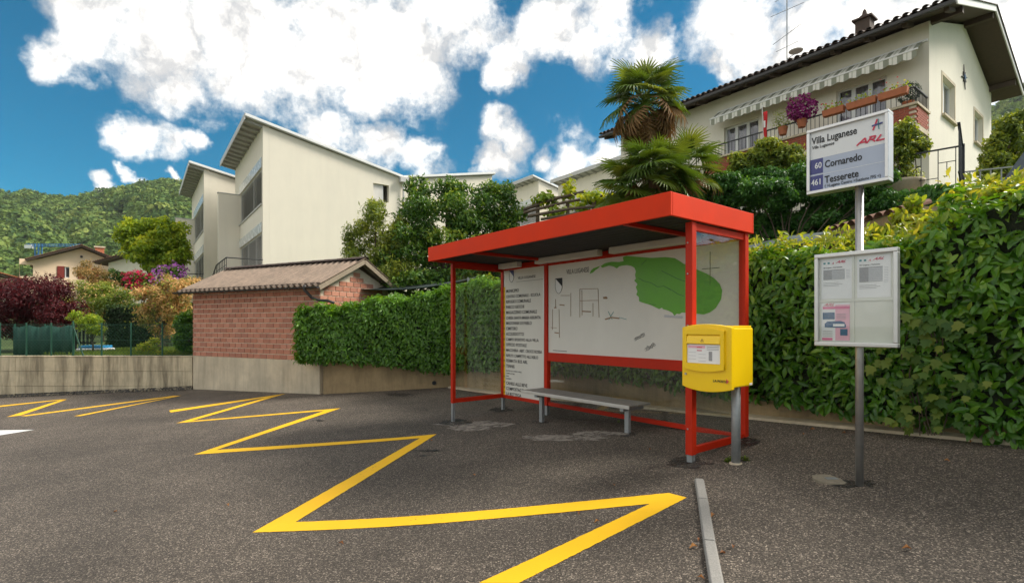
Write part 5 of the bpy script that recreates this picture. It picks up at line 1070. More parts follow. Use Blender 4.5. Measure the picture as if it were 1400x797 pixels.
MB().lathe([(.02, -.26), (.06, -.22), (.09, 0), (.12, .03), (.05, .12), (.015, .18)], 8, (0, -.22, 0)).build('lamp', mat['lantern'], ln); MB().tube([(0, .02, -.22), (0, -.1, -.3), (0, -.22, -.27)], .014, 6).build('bracket', mat['lantern'], ln)
fg = thing('flag', 'furled red and white flag on a short pole at the balcony rail', 'flag', eL(7.45, -1.2, 3.3), ERZ)
MB().tube([(0, 0, -.1), (.0, -.12, 1.35)], .014, 6).build('pole', mat['white'], fg)
fl_ = MB()
for i in range(10):
    for k in range(5): fl_.v.append((.03 + k * .035 * (1 - .04 * i) + .01 * math.sin(i), -.09 - .03 * (k % 2) + .06 * (i / 10), 1.1 - i * .12))
for i in range(9):
    for k in range(4): a = i * 5 + k; fl_.f.append([a, a + 1, a + 6, a + 5])
fo = fl_.build('cloth', mat['flag_red'], fg, True); sm_ = fo.modifiers.new('s', 'SOLIDIFY'); sm_.thickness = .004
MB().box(.06, .12, -.135, -.128, .55, .78).build('white_cross', mat['white'], fo)
an = thing('roof_antenna', 'thin metal television antenna mast on the balcony house roof', 'antenna', eL(6.5, 2.6, zE + 1.05), ERZ)
MB().tube([(0, 0, -.1), (0, 0, 4.2)], .025, 6).build('mast', mat['galv'], an)
for z, l, a in ((4.0, .5, .5), (3.5, .9, .4), (2.9, 1.2, .5), (1.9, 1.2, -.1), (1.4, .8, .6)): MB().tube([(-l * .5 * math.cos(a), -l * .5 * math.sin(a), z - .15), (l * .5 * math.cos(a), l * .5 * math.sin(a), z + .15)], .012, 5).build('element', mat['galv'], an)
MB().lathe([(.02, -.03), (.25, .05), (.27, .08)], 14, (.35, 0, 1.0)).build('dish', mat['lamp_white'], an); MB().tube([(0, 0, .9), (.35, 0, .98)], .015, 5).build('dish_arm', mat['galv'], an)
sdl = thing('wall_ornament', 'dark iron star ornament on the gable wall', 'ornament', eL(EL + .01, 3.9, 5.5), ERZ); mb = MB()
for k in range(8): a = math.pi * k / 4 + .2; r = .42 if k % 2 == 0 else .24; mb.prism([(0, .05 * math.cos(a + 1.57), .05 * math.sin(a + 1.57)), (0, r * math.cos(a), r * math.sin(a)), (0, .05 * math.cos(a - 1.57), .05 * math.sin(a - 1.57))], (.02 + .001 * k, 0, 0))
mb.build('rays', mat['iron'], sdl); MB().prism([(.021, .09 * math.cos(k * .785), .09 * math.sin(k * .785)) for k in range(8)], (.02, 0, 0)).build('disc', mat['blue_print'], sdl)
# terrace edge with the wrought-iron railing above the ivy
rA, rB = Vector((10.2, 12.0)), Vector((10.2 - .74 * 8.5, 12.0 + .674 * 8.5)); rd = (rB - rA).normalized(); RZT = CZ + 3.05
ivw = thing('terrace_wall', 'terrace retaining wall beneath the iron railing, overgrown with ivy', 'wall', (rA.x, rA.y, CZ - .6), math.atan2(rd.y, rd.x))
Lr = (rB - rA).length; MB().box(-.3, Lr, -.5, -.1, -.6, 3.66).build('wall', mat['tan_wall'], ivw)
MB().box(-.45, -.05, -.45, .0, -.6, 3.66).build('pier', mat['tan_wall'], ivw)
rl = thing('terrace_railing', 'black wrought-iron railing along the terrace edge above the ivy', 'railing', (rA.x, rA.y, RZT), math.atan2(rd.y, rd.x))
mb = MB(); h = 1.12; mb.beam((-.1, -.25, h), (Lr, -.25, h), .05, .03); mb.beam((-.1, -.25, .12), (Lr, -.25, .12), .03, .02); mb.build('top_rail', mat['iron'], rl)
x = 0
while x < Lr - .5:
    mb = MB(); y = -.25
    for a in (0, .32, .64): mb.beam((x + a, y, .12), (x + a, y, h), .018)
    mb.beam((x, y, .8), (x + .32, y, .8), .016); mb.beam((x + .32, y, .45), (x + .64, y, .45), .016); mb.beam((x + .16, y, .45), (x + .16, y, .8), .016); mb.beam((x + .64, y, .8), (x + .8, y, .8), .016)
    mb.tube([(x + .64 + .16 * math.sin(t), y, .62 - .18 * math.cos(t)) for t in np.linspace(0, 3.14, 7)], .01, 5); mb.build('scroll_panel', mat['iron'], rl); x += .98
MB().box(-.16, -.06, -.30, -.2, -.3, h + .03).build('end_post', mat['iron'], rl)
mb = MB(); mb.beam((-.11, -.25, h), (-.11, 1.6, h), .05, .03); mb.beam((-.11, -.25, .12), (-.11, 1.6, .12), .03, .02)
for y in np.arange(-.1, 1.6, .11): mb.beam((-.11, y, .12), (-.11, y, h), .016)
mb.build('side_rail', mat['iron'], rl)
gr = thing('garden_railing', 'plain grey steel railing beside the gable wall', 'railing', P(1312, 262, 13.2), math.radians(-28)); mb = MB(); mb.beam((0, 0, .48), (2.2, 0, .48), .05, .03); mb.beam((0, 0, -.4), (2.2, 0, -.4), .03, .02)
for x in np.arange(0, 2.21, .2): mb.beam((x, 0, -.6), (x, 0, .48), .025)
mb.build('bars', mat['grey_rail'], gr)
pb = thing('planter_bowl', 'wide stone planter bowl on the terrace behind the railing', 'planter', (9.75, 13.1, RZT - .02)); MB().lathe([(.16, 0), (.2, .05), (.38, .3), (.5, .5), (.52, .56), (.47, .565)], 20).build('bowl', mat['plinth'], pb, True)
link('foliage', foliage([((0, 0, .68), (.45, .45, .28))], 500, T_NARROW, .14, np.random.default_rng(3), rough=.25), mat['olive_leaf'], pb)['kind'] = 'stuff'
# dark pitched roof at the right edge
dr = thing('slate_roofed_shed', 'small dark timber shed with a steep slate roof beyond the laurel hedge', 'shed', (8.7, 9.2, CZ - .2), math.radians(-44)); a = P(1373, 250, 9.2) - Vector(dr.location); a = Matrix.Rotation(math.radians(44), 3, 'Z') @ a
for s in (1,):
    MB().hexa([(a.x, -.1, a.z - .25), (a.x + 1.3, -.1, a.z + 2.0), (a.x + 1.3, 3, a.z + 2.0), (a.x, 3, a.z - .25), (a.x - .1, -.1, a.z - .12), (a.x + 1.3, -.1, a.z + 2.25), (a.x + 1.3, 3, a.z + 2.25), (a.x - .1, 3, a.z - .12)]).build('roof_slope', mat['slate'], dr)
    MB().hexa([(a.x + 2.7, -.1, a.z - .25), (a.x + 1.302, -.1, a.z + 2.0), (a.x + 1.302, 3, a.z + 2.0), (a.x + 2.7, 3, a.z - .25), (a.x + 2.8, -.1, a.z - .12), (a.x + 1.302, -.1, a.z + 2.25), (a.x + 1.302, 3, a.z + 2.25), (a.x + 2.8, 3, a.z - .12)]).build('roof_slope', mat['slate'], dr)
MB().prism([(a.x + .15, .2, -1.0), (a.x + 2.5, .2, -1.0), (a.x + 2.5, .2, a.z - .1), (a.x + 1.3, .2, a.z + 1.9), (a.x + .15, .2, a.z - .1)], (0, 2.6, 0)).build('wall', mat['dark_timber'], dr)

# cream house, neighbours and crane far left
def gable_house(name, label, cx, Y, w, depth, zb, ze, zr, wm, rm, rz=0, wins=(), over=.8, group=None):
    t = thing(name, label, 'house', (cx, Y, zb), rz, group); H = ze - zb; R = zr - zb; mb = MB()
    sl_ = (R - H) / (w / 2 + over); zw = H + over * sl_
    mb.wall((-w / 2, 0, -1), (1, 0, 0), UP, w, zw + 1 - .05, (0, .3, 0), [(a, b, c + 1, d + 1) for a, b, c, d in wins]); mb.prism([(-w / 2, .001, zw - .05), (w / 2, .001, zw - .05), (0, .001, R - .08)], (0, .29, 0))
    mb.box(-w / 2, -w / 2 + .3, .31, depth, -1, zw - .06); mb.box(w / 2 - .3, w / 2, .31, depth, -1, zw - .06); mb.box(-w / 2 + .31, w / 2 - .31, depth - .3, depth, -1, zw - .06); mb.build('wall', mat[wm], t)
    ro = MB()
    for s in (-1, 1): ro.hexa([(s * (w / 2 + over), -1.0, H), (0, -1.0, R), (0, depth + .6, R), (s * (w / 2 + over), depth + .6, H), (s * (w / 2 + over), -1.0, H + .16), (0, -1.0, R + .16), (0, depth + .6, R + .16), (s * (w / 2 + over), depth + .6, H + .16)])
    r = ro.build('roof', mat['dark_timber'], t)
    for s in (-1, 1):
        mb2 = MB(); n = 44
        for j in range(n + 1):
            u = j / n; x = s * (w / 2 + over + .1) * (1 - u); z = H - .1 * sl_ + (R - H + .1 * sl_) * u + .165 + .05 * (j % 2)
            mb2.v += [(x, -1.08, z), (x, depth + .7, z), (x, -1.08, z + .06), (x, depth + .7, z + .06)]
        for j in range(n): q = 4 * j; mb2.f += [[q, q + 4, q + 5, q + 1], [q + 2, q + 3, q + 7, q + 6], [q, q + 2, q + 6, q + 4]]
        mb2.build('tile_covering', mat[rm], r)
    for a, b, c, d in wins:
        wo = MB().box(a, b, .15, .2, c, d).build('window', mat['dark_room'], t); fr = MB()
        for x0, x1, z0, z1 in ((a, b, c, c + .08), (a, b, d - .08, d), (a, a + .08, c + .08, d - .08), (b - .08, b, c + .08, d - .08), ((a + b) / 2 - .05, (a + b) / 2 + .05, c + .08, d - .08)): fr.box(x0, x1, .09, .148, z0, z1)
        fr.build('frame', mat['window_frame'], wo)
        for x0, x1 in ((a - .6, a - .04), (b + .04, b + .6)):
            so = MB().box(x0, x1, -.06, -.005, c - .03, d + .03).build('shutter', mat['shutter'], wo); lv = MB()
            for q in range(10): zq = c + (d - c) * (q + .3) / 10; lv.box(x0 + .06, x1 - .06, -.075, -.061, zq, zq + .06)
            lv.build('louvre', mat['shutter'], so)
    return t, r
cY = 55; cxh = (111 - CX) / F * cY
chs, cr2 = gable_house('cream_house', 'cream house with low brown tiled gable and dark red shutters', cxh, cY, 6.9, 9, CZ - .5, CZ + 6.4, CZ + 8.2, 'cream', 'tile', math.radians(39.5), [(-1.3, -.3, 5.45, 6.6), (1.5, 2.5, 5.45, 6.6)], over=.75)
co = MB().box(1.2, 2.0, 3.0, 3.9, 7.0, 9.2).build('chimney', mat['terracotta'], cr2); MB().box(1.1, 2.1, 2.9, 4.0, 9.2, 9.35).build('chimney_slab', mat['plinth'], co)
MB().tube([(3.5, -.1, 6.4), (3.5, -.1, -1)], .06, 8).build('downpipe', mat['dark_timber'], chs); MB().tube([(.02, -.14, 7.75), (.02, .0, 7.75)], .12, 10).build('vent', mat['dark_room'], chs)
gable_house('pale_house', 'plain pale house behind the rhododendrons, partly hidden by the tree', (200 - CX) / F * 54, 54, 7.0, 8, CZ - .5, CZ + 6.2, CZ + 7.6, 'render', 'tile', math.radians(10))
gable_house('low_outbuilding', 'low outbuilding with an orange tiled roof behind the red maple', (-22 - CX) / F * 40, 40, 4.4, 6, CZ - .5, CZ + 3.3, CZ + 4.1, 'render', 'terracotta', math.radians(42), over=.5)
cr = thing('tower_crane', 'blue tower crane standing in front of the wooded hill', 'crane', ((52.5 - CX) / F * 230, 230, CZ + 4)); zJ = (HY - 337) / F * 230 - 4
mb = MB()
for sx_ in (-.8, .8):
    for sy_ in (-.8, .8): mb.beam((sx_, sy_, -6), (sx_, sy_, zJ + 1), .35)
for k in range(int(zJ / 2) + 3): z = -6 + 2 * k; mb.beam((-.8, -.8, z), (.8, -.8, z + 2), .18); mb.beam((.8, .8, z), (-.8, .8, z + 2), .18)
mb.build('mast', mat['crane_blue'], cr); mb = MB()
for q in ((-.5, 0), (.5, 0), (0, 1.2)): mb.beam((-5.5, q[0], zJ + q[1]), (18.5, q[0], zJ + q[1] * (1 if q[1] == 0 else .8)), .28)
for k in range(16): mb.beam((-5 + k * 1.5, -.5, zJ), (-4.2 + k * 1.5, 0, zJ + 1.1), .15); mb.beam((-4.2 + k * 1.5, 0, zJ + 1.1), (-3.5 + k * 1.5, -.5, zJ), .15)
mb.build('jib', mat['crane_blue'], cr); MB().box(-5.6, -2.6, -.7, .7, zJ - .9, zJ + .6).build('counterweight', mat['white'], cr)
#@@PART5
# ------------------------------------------------------------------ garden on the left
def base_at(px, Y, dz=0.0): X = (px - CX) / F * Y; return Vector((X, Y, T(X, Y) + dz))
fz = CZ - .87
ft = thing('chain_link_fence', 'green chain-link fence standing on the concrete retaining wall', 'fence', (-9.1, 15.02, fz))
for px in (222, 179, 139, 100, 70, 36, 0, -40): x = (px - CX) / F * 15.02 + 9.1; MB().tube([(x, 0, -.05), (x, 0, .95 if px != 100 else 1.0)], .022, 8).build('post', mat['fence_green'], ft)
xb = (100 - CX) / F * 15.02 + 9.1; MB().tube([(xb, .0, .85), (xb + .32, -.02, -.03)], .02, 8).build('brace', mat['fence_green'], ft)
mb = MB(); xl, xr, hF = (-40 - CX) / F * 15.02 + 9.1, -.05, .9; n = int((xr - xl + hF) / .1)
for k in range(n):
    for s in (-1, 1):
        a = xl + k * .1 - (hF if s > 0 else 0); p0, p1 = (a, 0.0), (a + hF, hF)
        t0 = max(0, (xl - a) / hF); t1 = min(1, (xr - a) / hF)
        if t1 <= t0: continue
        z0, z1 = t0 * hF, t1 * hF
        if s < 0: z0, z1 = hF - z0, hF - z1
        mb.beam((a + t0 * hF, .002 * s, z0), (a + t1 * hF, .002 * s, z1), .003)
mb.build('wire_mesh', mat['fence_green'], ft)
for z in (.02, .45, .9): MB().tube([(xl, .008, z), (xr, .008, z)], .004, 5).build('line_wire', mat['fence_green'], ft)
sc = thing('green_screen', 'dark green cloth screen hung on the garden fence beneath the maple', 'screen', ((18 - CX) / F * 15.4, 15.4, CZ - .9)); mb = MB()
for k in range(21): x = 1.75 * k / 20; y = .03 * math.sin(k * 1.7); mb.v += [(x, y, 0), (x, y, .88 - .03 * math.sin(k * .9))]
mb.f = [[2 * k, 2 * k + 2, 2 * k + 3, 2 * k + 1] for k in range(20)]; o = mb.build('cloth', mat['screen_green'], sc, True); s_ = o.modifiers.new('s', 'SOLIDIFY'); s_.thickness = .006
for x in (0, .9, 1.75): MB().tube([(x, .05, -.1), (x, .05, .95)], .02, 6).build('stake', mat['fence_green'], sc)
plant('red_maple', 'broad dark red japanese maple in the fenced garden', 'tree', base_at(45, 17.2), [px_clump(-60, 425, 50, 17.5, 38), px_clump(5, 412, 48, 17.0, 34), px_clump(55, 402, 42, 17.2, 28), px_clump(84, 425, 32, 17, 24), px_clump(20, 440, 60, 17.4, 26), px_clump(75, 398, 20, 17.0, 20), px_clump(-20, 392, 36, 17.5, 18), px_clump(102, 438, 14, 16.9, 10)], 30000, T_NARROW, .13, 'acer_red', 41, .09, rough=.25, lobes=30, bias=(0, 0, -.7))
plant('red_shrub', 'low crimson shrub at the foot of the dark maple', 'shrub', base_at(66, 15.9), [px_clump(50, 477, 18, 15.9, 11), px_clump(80, 475, 16, 15.9, 12), px_clump(66, 471, 14, 16.1, 10)], 2200, T_NARROW, .09, 'red_shrub', 42, .02)
plant('small_maple', 'small yellow-green maple tree beside the garden gate', 'tree', base_at(127, 16.4), [px_clump(112, 434, 18, 16.4, 11), px_clump(129, 437, 9, 16.4, 6), px_clump(120, 448, 14, 16.4, 9), px_clump(134, 452, 9, 16.3, 8)], 2600, T_NARROW, .10, 'bright_leaf', 43, .025, rough=.35)
bs = thing('garden_basin', 'low white garden basin with a blue lining on the lawn', 'basin', base_at(131, 17.2, .02)); MB().box(-.42, .42, -.3, .3, -.1, .10).build('wall', mat['white'], bs, bevel=.03); MB().box(-.36, .36, -.26, .26, .102, .19).build('lining', mat['pool_blue'], bs, bevel=.02)
gs = thing('slatted_gate', 'small black slatted garden gate behind the yellow-green maple', 'gate', base_at(110, 18.6))
for k in range(6): MB().box(-.35 + k * .14, -.29 + k * .14, 0, .03, -.05, .95).build('slat', mat['iron'], gs)
MB().box(-.4, .5, .031, .06, .2, .26).build('rail', mat['iron'], gs); MB().box(-.4, .5, .031, .06, .75, .81).build('rail', mat['iron'], gs)
def block_hedge(name, label, x0, x1, Y0, Y1, z0, z1, n, seed, m='conifer', s=.09):
    O = Vector(((x0 + x1) / 2, Y0, z0)); t = thing(name, label, 'hedge', O); rng = np.random.default_rng(seed); w, d, h = (x1 - x0) / 2, Y1 - Y0, z1 - z0; ps, ns = [], []
    for i in range(n):
        k = rng.integers(10); r = rng.random(3)
        if k < 5: ps.append((-w + 2 * w * r[0], rng.normal() * .03, h * r[1])); ns.append((0, -1, .2))
        elif k < 7: ps.append((-w + 2 * w * r[0], d * r[1], h + rng.normal() * .03)); ns.append((0, 0, 1))
        else: s_ = 1 if k == 9 else -1; ps.append((s_ * (w + rng.normal() * .03), d * r[0], h * r[1])); ns.append((s_, 0, .2))
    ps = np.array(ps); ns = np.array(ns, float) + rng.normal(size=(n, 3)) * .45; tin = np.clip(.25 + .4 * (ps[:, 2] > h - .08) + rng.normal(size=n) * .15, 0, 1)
    link('foliage', scatter('foliage', T_SIMPLE, ps, ns, s * rng.uniform(.7, 1.2, n), rng, tin), mat[m], t)['kind'] = 'stuff'; MB().box(-w + .06, w - .06, .06, d - .05, .05, h - .06).build('branches', mat['twig'], t); return t
aX = lambda px, Y: (px - CX) / F * Y
block_hedge('yew_hedge', 'square clipped dark yew hedge at the back of the small lawn', aX(145, 18.5), aX(212, 18.5), 18.5, 20, CZ - .95, CZ + (HY - 418) / F * 18.5, 5200, 51)
plant('cream_flowering_shrub', 'tall green shrub topped with cream flower sprays before the cream house', 'shrub', base_at(140, 20.5), [px_clump(112, 408, 26, 20.5, 26), px_clump(145, 412, 30, 20.5, 24), px_clump(135, 400, 24, 20.8, 16), px_clump(168, 412, 18, 20.5, 20)], 9000, T_NARROW, .13, 'olive_leaf', 52, .05, rough=.3, extra=[('blossom', T_NARROW, 900, .11, 'pieris', .4)])
plant('cream_plume_shrub', 'loose shrub of pale cream plumes standing beside the cream house window', 'shrub', base_at(130, 22.5), [px_clump(112, 372, 10, 22.5, 9), px_clump(128, 378, 22, 22.5, 14), px_clump(146, 386, 14, 22.5, 10), px_clump(118, 362, 7, 22.5, 7)], 2600, T_NARROW, .14, 'pieris', 53, .04, rough=.4)
plant('round_dark_shrub', 'rounded dark green shrub at the corner of the cream house', 'shrub', base_at(165, 24), [px_clump(160, 380, 14, 24, 16), px_clump(170, 386, 10, 24, 12)], 3200, T_SIMPLE, .10, 'magnolia', 54, .04)
plant('red_rhododendron', 'rhododendron covered in crimson red blossom', 'shrub', base_at(192, 22), [px_clump(188, 382, 14, 22, 12), px_clump(203, 384, 10, 22, 8), px_clump(195, 396, 18, 22, 12)], 2600, T_SIMPLE, .10, 'magnolia', 55, .04, extra=[('blossom', T_ROUND, 900, .10, 'petal_red', .2)])
plant('purple_rhododendron', 'rhododendron with lilac purple blossom against the white house', 'shrub', base_at(235, 22.5), [px_clump(222, 374, 12, 22.5, 10), px_clump(240, 373, 14, 22.5, 12), px_clump(230, 388, 22, 22.5, 14)], 3000, T_SIMPLE, .10, 'magnolia', 56, .04, extra=[('blossom', T_ROUND, 900, .10, 'petal_purple', .2)])
plant('bright_green_tree', 'broad sunlit yellow-green tree in front of the hill', 'tree', base_at(212, 27), [px_clump(186, 325, 20, 27, 24), px_clump(212, 318, 28, 27, 20), px_clump(235, 318, 20, 27, 22), px_clump(205, 342, 34, 27, 22), px_clump(236, 345, 22, 27, 24), px_clump(175, 308, 9, 27, 10), px_clump(220, 358, 20, 27, 16)], 13000, T_SIMPLE, .22, 'bright_leaf', 57, .14, rough=.28)
plant('pieris_shrub', 'large shrub with pink and straw coloured new leaves beside the shed', 'shrub', base_at(220, 16.8), [px_clump(205, 408, 22, 16.8, 24), px_clump(228, 400, 24, 16.8, 20), px_clump(250, 398, 18, 16.5, 18), px_clump(215, 435, 26, 16.8, 24), px_clump(244, 425, 18, 16.6, 18), px_clump(258, 386, 16, 17, 8), px_clump(225, 384, 12, 17, 10)], 9000, T_NARROW, .13, 'pieris', 58, .06, rough=.32, extra=[('green_leaves', T_NARROW, 900, .12, 'olive_leaf', -.3)])
plant('green_shed_shrub', 'leafy dark green shrub against the end of the brick shed', 'shrub', base_at(252, 15.6), [px_clump(252, 440, 14, 15.6, 20), px_clump(257, 468, 13, 15.6, 18), px_clump(248, 462, 10, 15.5, 16)], 4200, T_SIMPLE, .085, 'hedge', 59, .03)
plant('yellow_perennial', 'small yellow-green perennial by the fence on the lawn', 'plant', base_at(202, 15.8), [px_clump(198, 476, 9, 15.8, 7), px_clump(210, 470, 8, 15.8, 9), px_clump(224, 483, 12, 15.7, 4)], 600, T_SIMPLE, .09, 'laurel_new', 60, .012)
rngg = np.random.default_rng(61); n = 9000; gx = rngg.uniform(aX(90, 16), aX(262, 15.6), n); gy = rngg.uniform(15.2, 19, n); pz = np.array([T(a, b) for a, b in zip(gx, gy)])
tag(link('lawn_grass', scatter('lawn_grass', T_BLADE, np.stack([gx, gy, pz], 1), rngg.normal(size=(n, 3)) * np.array([1, 1, .2]), np.full(n, .13), rngg, None, (0, 0, 2.0)), mat['grass']), 'short sunlit lawn grass behind the garden fence', 'grass', kind='stuff')

# ------------------------------------------------------------------ planting in the middle
plant('olive_green_shrub', 'upright shrub with yellow-green shoots before the big white house', 'shrub', base_at(515, 15.4), [px_clump(500, 352, 34, 15.4, 40), px_clump(525, 312, 34, 15.4, 40), px_clump(540, 360, 44, 15.4, 42), px_clump(490, 330, 20, 15.4, 28), px_clump(514, 292, 16, 15.4, 22), px_clump(480, 340, 10, 15.2, 14)], 17000, T_NARROW, .12, 'olive_leaf', 71, .07, rough=.3, bias=(0, 0, .7))
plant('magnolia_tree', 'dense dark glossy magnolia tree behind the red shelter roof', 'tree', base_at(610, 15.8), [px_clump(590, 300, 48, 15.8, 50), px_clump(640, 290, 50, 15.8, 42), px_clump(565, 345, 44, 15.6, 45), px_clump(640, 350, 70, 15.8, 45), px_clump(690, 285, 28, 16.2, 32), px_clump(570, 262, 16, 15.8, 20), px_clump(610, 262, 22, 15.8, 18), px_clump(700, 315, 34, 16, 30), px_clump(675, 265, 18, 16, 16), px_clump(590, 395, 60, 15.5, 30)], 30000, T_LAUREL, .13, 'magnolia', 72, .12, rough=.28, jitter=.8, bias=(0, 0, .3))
plant('end_pane_bush', 'light green bush seen through the shelter end pane', 'shrub', base_at(648, 11.6), [px_clump(640, 405, 26, 12.6, 26), px_clump(665, 395, 22, 12.4, 24)], 3000, T_NARROW, .12, 'bright_leaf', 73, .04)
# sagging shade nets behind the hedges
def net(name, label, a, b, drop, w, n=14):
    t = thing(name, label, 'net', a); d = b - a; mb = MB(); side = Vector((-d.y, d.x, 0)).normalized() * w
    for i in range(n + 1):
        u = i / n; p = d * u - Vector((0, 0, drop * 4 * u * (1 - u)))
        for k in range(4): v = k / 3; q = p + side * v + Vector((0, 0, .18 * v - .06 * math.sin(v * 3.1))); mb.v.append(tuple(q))
    for i in range(n):
        for k in range(3): c = i * 4 + k; mb.f.append([c, c + 4, c + 5, c + 1])
    o = mb.build('cloth', mat['net'], t, True); s_ = o.modifiers.new('s', 'SOLIDIFY'); s_.thickness = .01
    for p in (Vector((0, 0, 0)), d): MB().tube([p + Vector((0, 0, .05)), Vector((p.x, p.y, T(a.x + p.x, a.y + p.y) - a.z - .1))], .025, 6).build('stake', mat['galv'], t)
    return t
net('shade_net', 'dark green shade net sagging between the brick shed and the magnolia', P(480, 394, 13.9), P(640, 382, 13.2), .12, 1.0)
def plank_net():
    a, b = P(985, 345, 9.6), P(1180, 325, 7.6); t = thing('tarp_roof', 'flat dark grey netting roof just behind the laurel hedge', 'roof', a); d = b - a; side = Vector((-d.y, d.x, 0)).normalized() * 2.2 + Vector((0, 0, .5)); mb = MB()
    for i in range(13):
        for k in range(5): u, v = i / 12, k / 4; mb.v.append(tuple(d * u + side * v - Vector((0, 0, .05 * math.sin(u * 9) * math.sin(v * 3.1)))))
    for i in range(12):
        for k in range(4): c = i * 5 + k; mb.f.append([c, c + 5, c + 6, c + 1])
    o = mb.build('cloth', mat['net'], t, True); s_ = o.modifiers.new('s', 'SOLIDIFY'); s_.thickness = .012
    for q in (Vector(), d, side, d + side): MB().tube([q, Vector((q.x, q.y, T(a.x + q.x, a.y + q.y) - a.z - .1))], .03, 6).build('post', mat['timber'], t)
plank_net()
# clay-tiled wall top
tw = thing('tiled_wall', 'low garden wall capped with round clay tiles below the terrace', 'wall', P(1150, 312, 8.8)); aw_ = P(1225, 300, 7.6) - P(1150, 312, 8.8); ln_ = Vector((aw_.x, aw_.y, 0)).length; tw.rotation_euler = (0, 0, math.atan2(aw_.y, aw_.x))
MB().box(-.3, ln_ + .5, -.02, .22, -2.2, -.02).build('wall', mat['tan_wall'], tw); ct = MB()
for k in range(9): a0 = math.pi * k / 8; ct.v += [(.10 * math.cos(a0), -.12, .09 * math.sin(a0) - .04), (.085 * math.cos(a0), .3, .075 * math.sin(a0) + .08)]
ct.f = [[2 * k, 2 * k + 1, 2 * k + 3, 2 * k + 2] for k in range(8)]; ctm = ct.mesh('clay_tile'); ctm.materials.append(mat['tile'])
for k in range(int((ln_ + .6) / .2)): piece('clay_tile', ctm, tw, (-.2 + k * .2, 0, 0))
# pergola with vine
pg = thing('vine_pergola', 'rustic dark pole pergola overgrown with young vine', 'pergola', base_at(775, 15.2)); pgo = Vector(pg.location)
for a, b, r in (((716, 287, 15.6), (800, 262, 14.6), .05), ((716, 291, 15.2), (835, 266, 14.2), .045), ((722, 296, 14.8), (840, 280, 13.8), .045), ((728, 281, 16.0), (790, 265, 15.2), .04), ((740, 300, 14.6), (846, 288, 13.6), .04)):
    A_, B_ = P(*a) - pgo, P(*b) - pgo; MB().tube([A_, A_.lerp(B_, .5) + Vector((0, 0, .05)), B_], [r, r * .9, r * .8], 7).build('pole', mat['bark'], pg)
for px, Y in ((776, 15.0), (812, 14.2), (735, 15.4)): q = P(px, 276, Y) - pgo; MB().tube([(q.x, q.y, T(q.x + pgo.x, q.y + pgo.y) - pgo.z - .1), q], .06, 7).build('post', mat['bark'], pg)
rngv = np.random.default_rng(75); link('vine_leaves', foliage([(tuple(Vector(c) - pgo), r) for c, r in [px_clump(778, 262, 9, 15, 16), px_clump(745, 272, 16, 15.4, 8), px_clump(812, 270, 20, 14.4, 9), px_clump(760, 290, 14, 15, 8), px_clump(795, 286, 12, 14.6, 7), px_clump(835, 275, 10, 14, 8)]], 900, T_ROUND, .13, rngv, shell=.2, rough=.4), mat['bright_leaf'], pg)['kind'] = 'stuff'

# ------------------------------------------------------------------ palms
def frond_mesh(seed, petiole, blade, spread, nseg, droop, name='frond', tau=.75):
    r = random.Random(seed); mb = MB(); mb.tube([(0, 0, 0), (0, petiole * .5, .03), (0, petiole, .02)], [.016, .012, .009], 5)
    for i in range(nseg):
        a = math.radians(-spread / 2 + spread * i / (nseg - 1)) + r.uniform(-.02, .02); L = blade * (1 - .28 * abs(i / (nseg - 1) - .5) * 2) * r.uniform(.9, 1.05); w = .024
        d = Vector((math.sin(a), math.cos(a), 0)); s = Vector((d.y, -d.x, 0)); c = Vector((0, petiole, .02)); rows = []
        for t, ww in ((.0, .25), (.35, 1), (.7, .8), (1, .1)):
            z = .12 * L * math.sin(t * 1.6) * .5 - droop * L * max(0, t - .45) ** 1.6 * r.uniform(.7, 1.4) * 2; p = c + d * L * t + Vector((0, 0, z)); p = c + Matrix.Rotation(-tau, 3, 'X') @ (p - c); rows.append((p - s * w * ww + Vector((0, 0, .012)), p, p + s * w * ww + Vector((0, 0, .012))))
        vs_ = [v for row in rows for v in row]; mb.add(vs_, [[3 * k + q, 3 * k + q + 1, 3 * k + q + 4, 3 * k + q + 3] for k in range(3) for q in range(2)])
    me = mb.mesh(name); at = me.attributes.new('tint', 'FLOAT', 'POINT'); at.data.foreach_set('value', [min(1, max(0, r.gauss(.45, .02) + (seed % 5 - 2) * .16))] * len(me.vertices)); return me
FR = [frond_mesh(k, .58, .56, 260, 26, .18 + .10 * (k % 3), tau=.45) for k in range(5)]; FD = [frond_mesh(10 + k, .5, .5, 150, 16, .6, tau=.3) for k in range(3)]
for m_ in FR: m_.materials.append(mat['palm'])
for m_ in FD: m_.materials.append(mat['palm_dead'])
